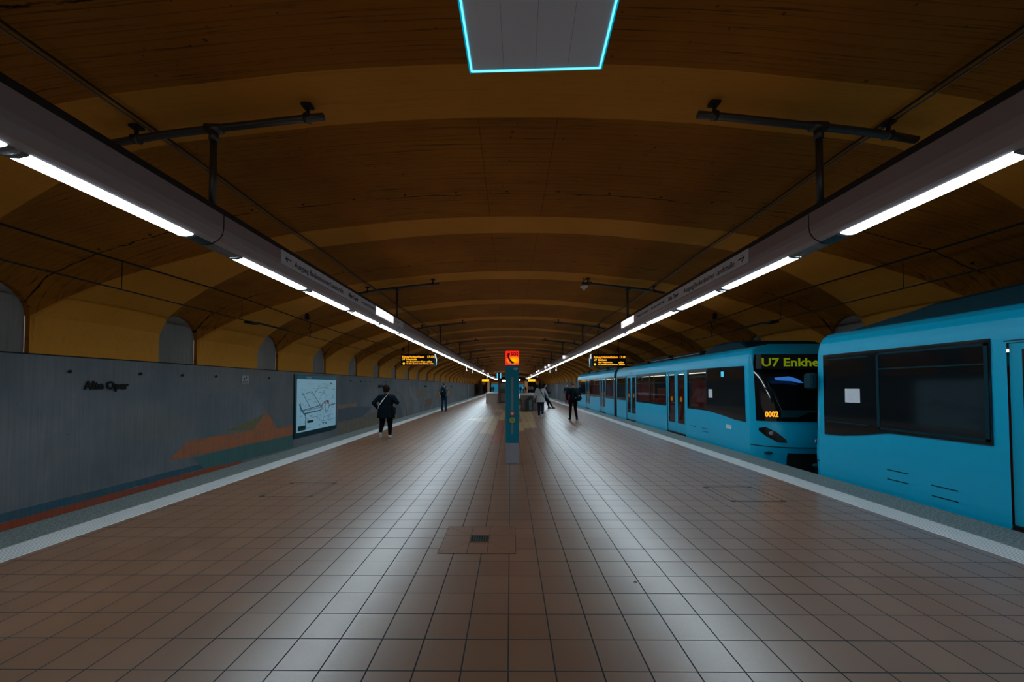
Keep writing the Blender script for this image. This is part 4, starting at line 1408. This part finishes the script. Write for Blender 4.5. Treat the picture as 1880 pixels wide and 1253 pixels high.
for va, vb, vz in ((10.9, 11.25, .36), (11.6, 11.95, .36), (10.9, 11.25, .27)):
    obj('skirt_vent', MB().box(XT - .005, XT, va, vb, vz, vz + .015), M['train_shade'], rtA)
roof_gear(rtA, yF, 31.8, 'far')
obj('direction_lamp', MB().cbox(XT - .02, XT + .04, 17.6, 18.0, 2.22, 2.26, .005), M['orange'], rtA)

# near train: passes out of the picture on the right
rtB = thing('tram_train', 'turquoise metro train cut off by the right edge of the photo', 'train', (0, 0, 0), 0, 'turquoise metro trains')
yN = 6.98
car_half(rtB, -4.6, yN, [(-.7, 2.6), (-4.4, -2.4)], [(2.86, 4.34), (-2.3, -.85)], (4.62, 6.6))
nose(rtB, yN, 1, None, None)
cab_glass(rtB, [(6.86, 2.10), (6.86, .74), (6.5, .76), (6.1, .82), (5.7, .90), (4.48, .90), (4.48, 2.17), (6.86, 2.17)], None)
f = MB()
for (p, q, z0, z1) in ((4.50, 5.86, .94, .97), (4.50, 5.86, 2.09, 2.12), (4.50, 4.54, .94, 2.12), (5.83, 5.87, .94, 2.12), (4.54, 5.83, 1.86, 1.88), (6.0, 6.8, .97, .99), (6.0, 6.8, 2.07, 2.09)):
    f.box(XT - .018, XT - .012, p, q, z0, z1)
obj('window_rim', f, M['train_shade'], rtB)
obj('paper_notice', MB().box(XT - .017, XT - .012, 6.15, 6.42, 1.33, 1.56), M['signgrey'], rtB)
for va, vb, vz in ((5.45, 5.75, .20), (5.45, 5.75, .34), (4.85, 5.15, .12), (4.85, 5.15, .26)):
    obj('skirt_vent', MB().box(XT - .005, XT, va, vb, vz, vz + .012), M['train_shade'], rtB)
mh = obj('mirror_camera', MB().cbox(XT - .16, XT - .04, 6.95, 7.15, 1.55, 1.85, .03), M['train_shade'], rtB)
obj('mirror_arm', MB().tube([(XT - .06, 7.05, 1.8), (XT + .02, 7.0, 1.84)], .02, 8), M['train_black'], mh)
roof_gear(rtB, -4.6, yN - .15, 'near')

# ------------------------------------------------------------------ people
def remesh(mb, name, mat, parent, vox=.012, smooth=4):
    me = mb.mesh(name + '_raw', [mat])
    tmp = bpy.data.objects.new(name + '_tmp', me)
    COL.objects.link(tmp)
    md = tmp.modifiers.new('r', 'REMESH')
    md.mode = 'VOXEL'
    md.voxel_size = vox
    sm = tmp.modifiers.new('s', 'SMOOTH')
    sm.iterations = smooth
    sm.factor = .5
    dg = bpy.context.evaluated_depsgraph_get()
    out = bpy.data.meshes.new_from_object(tmp.evaluated_get(dg))
    bpy.data.objects.remove(tmp)
    out.materials.clear()
    out.materials.append(mat)
    out.polygons.foreach_set('use_smooth', [True] * len(out.polygons))
    out.name = name
    return link(name, out, parent)
def limb(mb, pts, rad):
    """tapering limb with rounded joints"""
    for i in range(len(pts) - 1):
        a, b = Vector(pts[i]), Vector(pts[i + 1])
        mb.tube([a, a.lerp(b, .5), b], [rad[i], (rad[i] + rad[i + 1]) / 2 * 1.03, rad[i + 1]], 10)
    for p, r in zip(pts, rad):
        mb.ball(p, r * .99, 10)
def person(label, loc, rz, H, fit, arms, legs, lean=(0, 0), look=0.0, bulk=1.0, vox=.012, group=None, extras=None, hair='short'):
    """fit: dict top, top_len, legs, shoes, hair. legs/arms: joint lists in metres for a 1.75 m body. lean: forward/sideways shift of the shoulders"""
    k = H / 1.75
    rt = thing('person', label, 'person', (loc[0], loc[1], 0), rz, group)
    S = lambda p: (p[0] * k, p[1] * k, p[2] * k)
    lx, ly = lean
    sh = Vector((lx, ly, 1.42))
    hipz = legs.get('hipz', .93)
    hip = Vector((legs.get('hipx', 0), legs.get('hipy', 0), hipz))
    neck = sh + Vector((lx * .1, .01 + ly * .15, .08))
    head = sh + Vector((lx * .2, .03 + ly * .3, .215))
    body = MB()
    def torso(m, g, low=0.0, zlow=None):
        ch = sh.lerp(hip, .30)
        ws = sh.lerp(hip, .65)
        m.tube([S(sh + Vector((0, 0, .03))), S(sh + Vector((0, 0, -.04))), S(ch), S(ws), S(hip + Vector((0, 0, .02))), S(hip + Vector((0, 0, -.06 - low)))],
               [(x * k * bulk + g, y * k * bulk + g) for x, y in ((.12, .07), (.185, .10), (.165, .115), (.140, .105), (.165, .115), (.15, .11))], 16, side=(1, 0, 0))
    torso(body, 0)
    body.tube([S(sh + Vector((0, 0, 0))), S(neck), S(head + Vector((0, -.01, -.05)))], [.062 * k, .052 * k, .055 * k], 12)
    body.ball(S(head), (.074 * k, .094 * k, .112 * k), 16)
    fd = Vector((sin(look), cos(look), 0))
    body.ball(S(head + fd * .02 + Vector((0, 0, -.055))), (.056 * k, .07 * k, .055 * k), 12)     # jaw
    body.ball(S(head + fd * .098 + Vector((0, 0, -.012))), (.014 * k, .018 * k, .02 * k), 8)      # nose
    sd = Vector((fd.y, -fd.x, 0))
    for s_ in (-1, 1):
        body.ball(S(head + sd * .076 * s_ + Vector((0, 0, -.01))), (.014 * k, .022 * k, .03 * k), 8)
    feet = []
    for s_, key in ((-1, 'l'), (1, 'r')):
        hp_ = hip + Vector((.088 * s_ * bulk, 0, -.02))
        kn, an, to = legs[key]
        limb(body, [S(hp_), S(kn), S(an)], [.085 * k * bulk, .055 * k, .036 * k])
        limb(body, [S(an), S(to)], [.038 * k, .03 * k])
        feet.append((an, to))
        so = sh + Vector((.178 * s_ * (1 + (bulk - 1) * .7), 0, -.015 - .13 * (bulk - 1)))
        el, wr, ha = arms[key]
        limb(body, [S(so), S(el), S(wr)], [.050 * k, .042 * k, .028 * k])
        # palm and fingers
        d_ = (Vector(ha) - Vector(wr)).normalized()
        pc = Vector(wr) + d_ * .05
        body.tube([S(Vector(wr)), S(pc), S(Vector(wr) + d_ * .09)], [(.028 * k, .018 * k), (.042 * k, .016 * k), (.038 * k, .014 * k)], 8)
        if vox < .016:
            perp = d_.cross(Vector((1, 0, 0)))
            if perp.length < .2:
                perp = d_.cross(Vector((0, 1, 0)))
            perp.normalize()
            nrm = d_.cross(perp)
            for fi, (off, ln) in enumerate(((-.03, .062), (-.010, .075), (.010, .070), (.03, .055))):
                b0 = Vector(wr) + d_ * .085 + perp * off
                b1 = b0 + d_ * ln * .55
                b2 = b1 + (d_ * .7 + nrm * .5).normalized() * ln * .5
                body.tube([S(b0), S(b1), S(b2)], [.010 * k, .0095 * k, .008 * k], 6)
            t0 = Vector(wr) + d_ * .03 - perp * .03
            body.tube([S(t0), S(t0 + d_ * .03 - perp * .025), S(t0 + d_ * .065 - perp * .03)], [.012 * k, .011 * k, .009 * k], 6)
    remesh(body, 'body', M['skin'], rt, min(vox, .011) if vox < .016 else vox)
    # eyes
    for s_ in (-1, 1):
        ec = head + fd * .083 + sd * .032 * s_ + Vector((0, 0, .012))
        obj('eye', MB().ball(S(ec), .011 * k, 8), M['white'], rt)
    # clothes
    top = MB()
    torso(top, (.042 if fit.get('top_len', 0) > .15 else .016) * k, fit.get('top_len', .02))
    if fit.get('top_len', 0) > .08:
        tl = fit['top_len']
        top.tube([S(hip + Vector((0, 0, .12))), S(hip + Vector((0, 0, -.06))), S(hip + Vector((0, 0, -.06 - tl)))],
                 [((.165 * bulk + .03) * k, (.12 * bulk + .03) * k), ((.185 * bulk + .035) * k, (.13 * bulk + .03) * k), ((.20 * bulk + .04) * k, (.14 * bulk + .03) * k)], 16, side=(1, 0, 0))
    for s_, key in ((-1, 'l'), (1, 'r')):
        so = sh + Vector((.18 * s_ * (1 + (bulk - 1) * .7), 0, -.012 - .13 * (bulk - 1)))
        el, wr, ha = arms[key]
        end = Vector(wr) if fit.get('sleeve', 1) == 1 else Vector(el).lerp(Vector(so), .35)
        pts = [S(so), S(el), S(end)] if fit.get('sleeve', 1) == 1 else [S(so), S(end)]
        rad = [.068 * k * (1 + (bulk - 1) * .45), .058 * k * (1 + (bulk - 1) * .7), .046 * k] if fit.get('sleeve', 1) == 1 else [.072 * k * bulk, .062 * k]
        limb(top, pts, rad)
    top.tube([S(sh + Vector((0, 0, .0))), S(sh + Vector((0, .005, .07)))], [(.10 * k, .075 * k), (.062 * k, .062 * k)], 14, side=(1, 0, 0))
    remesh(top, fit.get('top_name', 'jacket'), M[fit['top']], rt, vox, 3)
    tr = MB()
    tr.tube([S(hip + Vector((0, 0, .10))), S(hip), S(hip + Vector((0, 0, -.09)))], [((.15 * bulk + .012) * k, (.11 * bulk + .01) * k), ((.168 * bulk + .014) * k, (.12 * bulk + .012) * k), ((.16 * bulk + .012) * k, (.115 * bulk + .01) * k)], 16, side=(1, 0, 0))
    for s_, key in ((-1, 'l'), (1, 'r')):
        hp_ = hip + Vector((.09 * s_ * bulk, 0, -.02))
        kn, an, to = legs[key]
        limb(tr, [S(hp_), S(kn), S(Vector(an) + Vector((0, 0, .03)))], [.100 * k * bulk, .072 * k * (1 + (bulk - 1) * .7), .056 * k])
    remesh(tr, 'trousers', M[fit['legs']], rt, vox, 3)
    for an, to in feet:
        shm = MB()
        d_ = (Vector(to) - Vector(an))
        d_.normalize()
        heel = Vector(an) - Vector((d_.x, d_.y, 0)) * .05 + Vector((0, 0, -.035 if an[2] < .13 else -.01))
        shm.ball(S(heel), .047 * k, 10)
        limb(shm, [S(Vector(an) + Vector((0, 0, .0))), S(Vector(an).lerp(Vector(to), .5) + Vector((0, 0, -.01))), S(to)], [.050 * k, .050 * k, .040 * k])
        shm.tube([S(heel + Vector((0, 0, -.02))), S(Vector(to) + Vector((0, 0, -.012)))], [(.034 * k, .046 * k), (.022 * k, .05 * k)], 10, side=(0, 0, 1))
        remesh(shm, 'shoe', M[fit['shoes']], rt, max(.009, vox * .8), 2)
    hb = MB()
    if hair == 'short':
        hb.ball(S(head - fd * .018 + Vector((0, 0, .028))), (.086 * k, .099 * k, .105 * k), 16)
        hb.ball(S(head - fd * .035 + Vector((0, 0, -.005))), (.072 * k, .068 * k, .065 * k), 12)
    elif hair == 'bob':
        hb.ball(S(head - fd * .02 + Vector((0, 0, .03))), (.098 * k, .11 * k, .112 * k), 16)
        hb.ball(S(head - fd * .045 + Vector((0, 0, -.05))), (.092 * k, .08 * k, .085 * k), 14)
        for q in range(46):
            a = q * 2.4
            zz_ = 1 - 2 * (q + .5) / 46
            rr_ = sqrt(1 - zz_ * zz_)
            if zz_ < -.75 or rr_ * sin(a) > .75:
                continue
            hb.ball(S(head - fd * .025 + Vector((.098 * rr_ * cos(a), .105 * rr_ * sin(a), .01 + .12 * zz_))), (.020 + .012 * ((q * 7) % 5) / 5) * k, 8)
    elif hair == 'long':
        hb.ball(S(head - fd * .015 + Vector((0, 0, .03))), (.092 * k, .104 * k, .11 * k), 16)
        hb.tube([S(head - fd * .04), S(head - fd * .085 + Vector((0, 0, -.15))), S(head - fd * .10 + Vector((.01, -.0, -.32))), S(head - fd * .09 + Vector((.015, 0, -.42)))],
                [(.09 * k, .08 * k), (.115 * k, .06 * k), (.095 * k, .045 * k), (.04 * k, .02 * k)], 14, side=(1, 0, 0))
    # keep the face clear
    remesh(hb, 'hair', M[fit['hair']], rt, max(.01, vox), 2)
    if extras:
        extras(rt, S, sh, hip, head, k)
    return rt

LEG_STAND = {'l': [(-.10, .02, .50), (-.11, -.01, .085), (-.13, .15, .04)], 'r': [(.10, .02, .50), (.11, .0, .085), (.13, .16, .04)]}
ARM_DOWN = {'l': [(-.26, -.04, 1.14), (-.27, .03, .89), (-.27, .06, .80)], 'r': [(.26, -.04, 1.14), (.27, .03, .89), (.27, .06, .80)]}

# woman walking away on the left, black coat, bag strap
def ex_woman(rt, S, sh, hip, head, k):
    pts = [(.10, -.10, 1.50), (.05, -.165, 1.42), (-.08, -.19, 1.25), (-.20, -.165, 1.08), (-.245, -.07, .98)]
    obj('bag_strap', MB().tube([S(p) for p in pts], [(.016, .006)] * 5, 8, side=(.6, 0, .8)), M['whiteink'], rt)
    obj('bag', MB().cbox(.215 * k, .30 * k, -.14 * k, .12 * k, .76 * k, 1.02 * k, .02), M['coat'], rt)
wx, wy = floor_pt(708, 805)
person('person in long black coat with light strap walking away on the left', (wx, wy), radians(6), 1.63,
       dict(top='coat', top_len=.19, legs='trous', shoes='shoe_white', hair='hair_brown', top_name='coat'),
       {'l': [(-.385, -.07, 1.17), (-.27, .03, .98), (-.20, .10, 1.0)], 'r': [(.375, -.04, 1.18), (.27, .13, 1.17), (.18, .18, 1.2)]},
       {'l': [(-.125, .02, .50), (-.13, -.20, .20), (-.13, -.15, .06)], 'r': [(.11, .10, .49), (.12, .06, .085), (.13, .22, .04)], 'hipz': .92},
       lean=(0, .04), look=radians(25), bulk=1.30, vox=.011, hair='bob', extras=ex_woman)

# man with backpack
def ex_pack(rt, S, sh, hip, head, k):
    m = MB()
    m.ball(S((0, -.20, 1.30)), (.165 * k, .12 * k, .16 * k), 16)
    m.ball(S((0, -.21, 1.12)), (.18 * k, .14 * k, .22 * k), 16)
    pk = remesh(m, 'backpack', M['pack'], rt, .012, 3)
    obj('pack_logo', MB().box(-.03, .03, -.352 * k, -.34 * k, 1.22 * k, 1.26 * k), M['slot'], pk)
    for s_ in (-1, 1):
        obj('pack_strap', MB().tube([S((s_ * .11, -.12, 1.42)), S((s_ * .12, -.02, 1.51)), S((s_ * .12, .10, 1.43)), S((s_ * .13, .14, 1.25))], [(.02, .007)] * 4, 8, side=(1, 0, 0)), M['pack'], rt)
bx, by = floor_pt(815, 757)
person('person with dark backpack and blue jeans standing by the left strip', (bx, by), radians(-4), 1.86,
       dict(top='shirtgrey', legs='jeans', shoes='shoe_tan', hair='hair_grey', sleeve=0, top_name='shirt'),
       {'l': [(-.29, -.06, 1.16), (-.30, .06, .93), (-.26, .12, .88)], 'r': [(.29, -.06, 1.16), (.30, .06, .93), (.26, .12, .88)]},
       LEG_STAND, vox=.013, hair='short', extras=ex_pack)

# man in black on the right
def ex_black(rt, S, sh, hip, head, k):
    m = MB()
    m.ball(S((.16, -.17, 1.22)), (.12 * k, .09 * k, .15 * k), 14)
    m.ball(S((.22, -.15, 1.0)), (.16 * k, .10 * k, .13 * k), 14)
    bg = remesh(m, 'shoulder_bag', M['pack'], rt, .012, 3)
    obj('bag_tag', MB().box(.20 * k, .25 * k, -.262 * k, -.25 * k, 1.10 * k, 1.12 * k), M['white'], bg)
    obj('bag_tag', MB().box(.06 * k, .10 * k, -.2 * k, -.19 * k, 1.0 * k, 1.03 * k), M['slot'], bg)
    obj('bag_strap', MB().tube([S((-.12, -.11, 1.46)), S((.0, -.15, 1.36)), S((.12, -.17, 1.25))], [(.016, .006)] * 3, 8, side=(.6, 0, .8)), M['pack'], rt)
mx, my = floor_pt(1052, 771)
person('person all in black with bag at the hip walking away on the right', (mx, my), radians(3), 1.82,
       dict(top='coat', legs='trous', shoes='shoe_dark', hair='hair_blond', top_name='sweater'),
       {'l': [(-.28, -.02, 1.15), (-.24, .10, .93), (-.22, .17, .88)], 'r': [(.29, -.03, 1.15), (.27, .10, .94), (.25, .17, .90)]},
       {'l': [(-.12, .03, .50), (-.16, -.10, .11), (-.19, -.02, .04)], 'r': [(.12, .06, .50), (.18, .05, .085), (.24, .18, .04)]},
       vox=.012, hair='short', extras=ex_black)

# woman with long dark hair, white blouse
def ex_blouse(rt, S, sh, hip, head, k):
    m = MB()
    m.ball(S((-.30, .05, .84)), (.06 * k, .14 * k, .15 * k), 12)
    remesh(m, 'handbag', M['bin'], rt, .013, 2)
    pts = [(-.06, -.07, 1.44), (.0, -.125, 1.30), (.10, -.13, 1.10), (.18, -.08, .96)]
    obj('bag_strap', MB().tube([S(p) for p in pts], [(.017, .006)] * 4, 8, side=(.6, 0, .8)), M['coat'], rt)
qx, qy = floor_pt(993, 767)
person('person in white blouse with long dark hair walking away beside the bin', (qx, qy), radians(0), 1.80,
       dict(top='blouse', top_len=.10, legs='navy', shoes='shoe_white', hair='hair_dark', top_name='blouse'),
       {'l': [(-.28, .03, 1.13), (-.29, .10, .92), (-.29, .14, .85)], 'r': [(.30, .04, 1.15), (.34, .18, 1.0), (.35, .25, .98)]},
       {'l': [(-.09, .08, .50), (-.09, .02, .085), (-.09, .17, .04)], 'r': [(.08, .02, .50), (.06, -.22, .16), (.06, -.16, .04)]},
       lean=(-.01, .06), vox=.012, hair='long', extras=ex_blouse)

# man leaning on the brown bench, looking at a phone
def ex_phone(rt, S, sh, hip, head, k):
    obj('phone', MB().cbox(-.04 * k, .04 * k, .36 * k, .372 * k, 1.07 * k, 1.2 * k, .003), M['black'], rt)
ax, ay = floor_pt(1004.5, 751)
person('person in navy leaning on the brown bench and looking down', (2.54, ay + .1), radians(-75), 1.80,
       dict(top='navy', legs='navy', shoes='shoe_dark', hair='hair_dark', top_name='jacket'),
       {'l': [(-.25, .06, 1.16), (-.10, .28, 1.10), (-.03, .33, 1.12)], 'r': [(.25, .06, 1.16), (.12, .28, 1.10), (.04, .33, 1.12)]},
       {'l': [(-.08, .14, .50), (-.09, .26, .085), (-.09, .42, .04)], 'r': [(.08, .26, .46), (.09, .48, .085), (.1, .64, .04)], 'hipy': -.12, 'hipz': .90},
       lean=(0, -.04), look=0, vox=.013, hair='short', extras=ex_phone)

# masked person in red trousers, facing the camera
def ex_mask(rt, S, sh, hip, head, k):
    obj('face_mask', MB().ball(S((0, .115, 1.59)), (.055 * k, .045 * k, .05 * k), 12), M['white'], rt)
cx_, cy_ = floor_pt(1041, 742.4)
person('person in red trousers and white face mask facing the camera', (cx_, cy_), radians(172), 1.78,
       dict(top='navy', legs='redcloth', shoes='shoe_tan', hair='hair_grey', top_name='jacket'),
       {'l': [(-.26, .02, 1.15), (-.12, .22, 1.2), (-.05, .25, 1.3)], 'r': [(.26, -.02, 1.15), (.26, .12, .95), (.24, .2, .92)]},
       LEG_STAND, vox=.014, hair='short', extras=ex_mask)

# distant people
fars = [
    (888.5, 719.5, 'pink', 'trous', 'hair_grey', 'distant person in pink top at the left edge before the dark tunnel'),
    (901.5, 721.5, 'navy', 'trous', 'hair_dark', 'distant dark figure behind the left bench, nearer the column'),
    (905.5, 722.5, 'shirtgrey', 'jeans', 'hair_dark', 'distant figure in grey behind the left bench, nearer the post'),
    (955.5, 723.0, 'navy', 'trous', 'hair_dark', 'distant dark figure just right of the blue pillar'),
    (960.5, 722.0, 'blouse', 'jeans', 'hair_brown', 'distant figure in white top in front of the blue far wall'),
    (965.0, 722.0, 'navy', 'jeans', 'hair_dark', 'distant figure in navy beside the right pale column'),
    (971.0, 723.0, 'pink', 'trous', 'hair_dark', 'distant figure in dusky pink above the litter bin'),
    (976.5, 723.5, 'shirtgrey', 'trous', 'hair_grey', 'distant figure in grey between the bin and the woman'),
    (981.5, 723.0, 'coat', 'jeans', 'hair_dark', 'distant dark figure close beside the long haired woman'),
]
for j, (px, py, tp, lg, hr, lab) in enumerate(fars):
    fx, fy_ = floor_pt(px, py)
    person(lab, (fx, fy_), radians(rnd.choice([0, 20, -20, 170, 190])), rnd.uniform(1.66, 1.82),
           dict(top=tp, legs=lg, shoes='shoe_dark', hair=hr, top_name='jacket'), ARM_DOWN, LEG_STAND, vox=.026, group='people at the far end', hair=rnd.choice(['short', 'bob']))
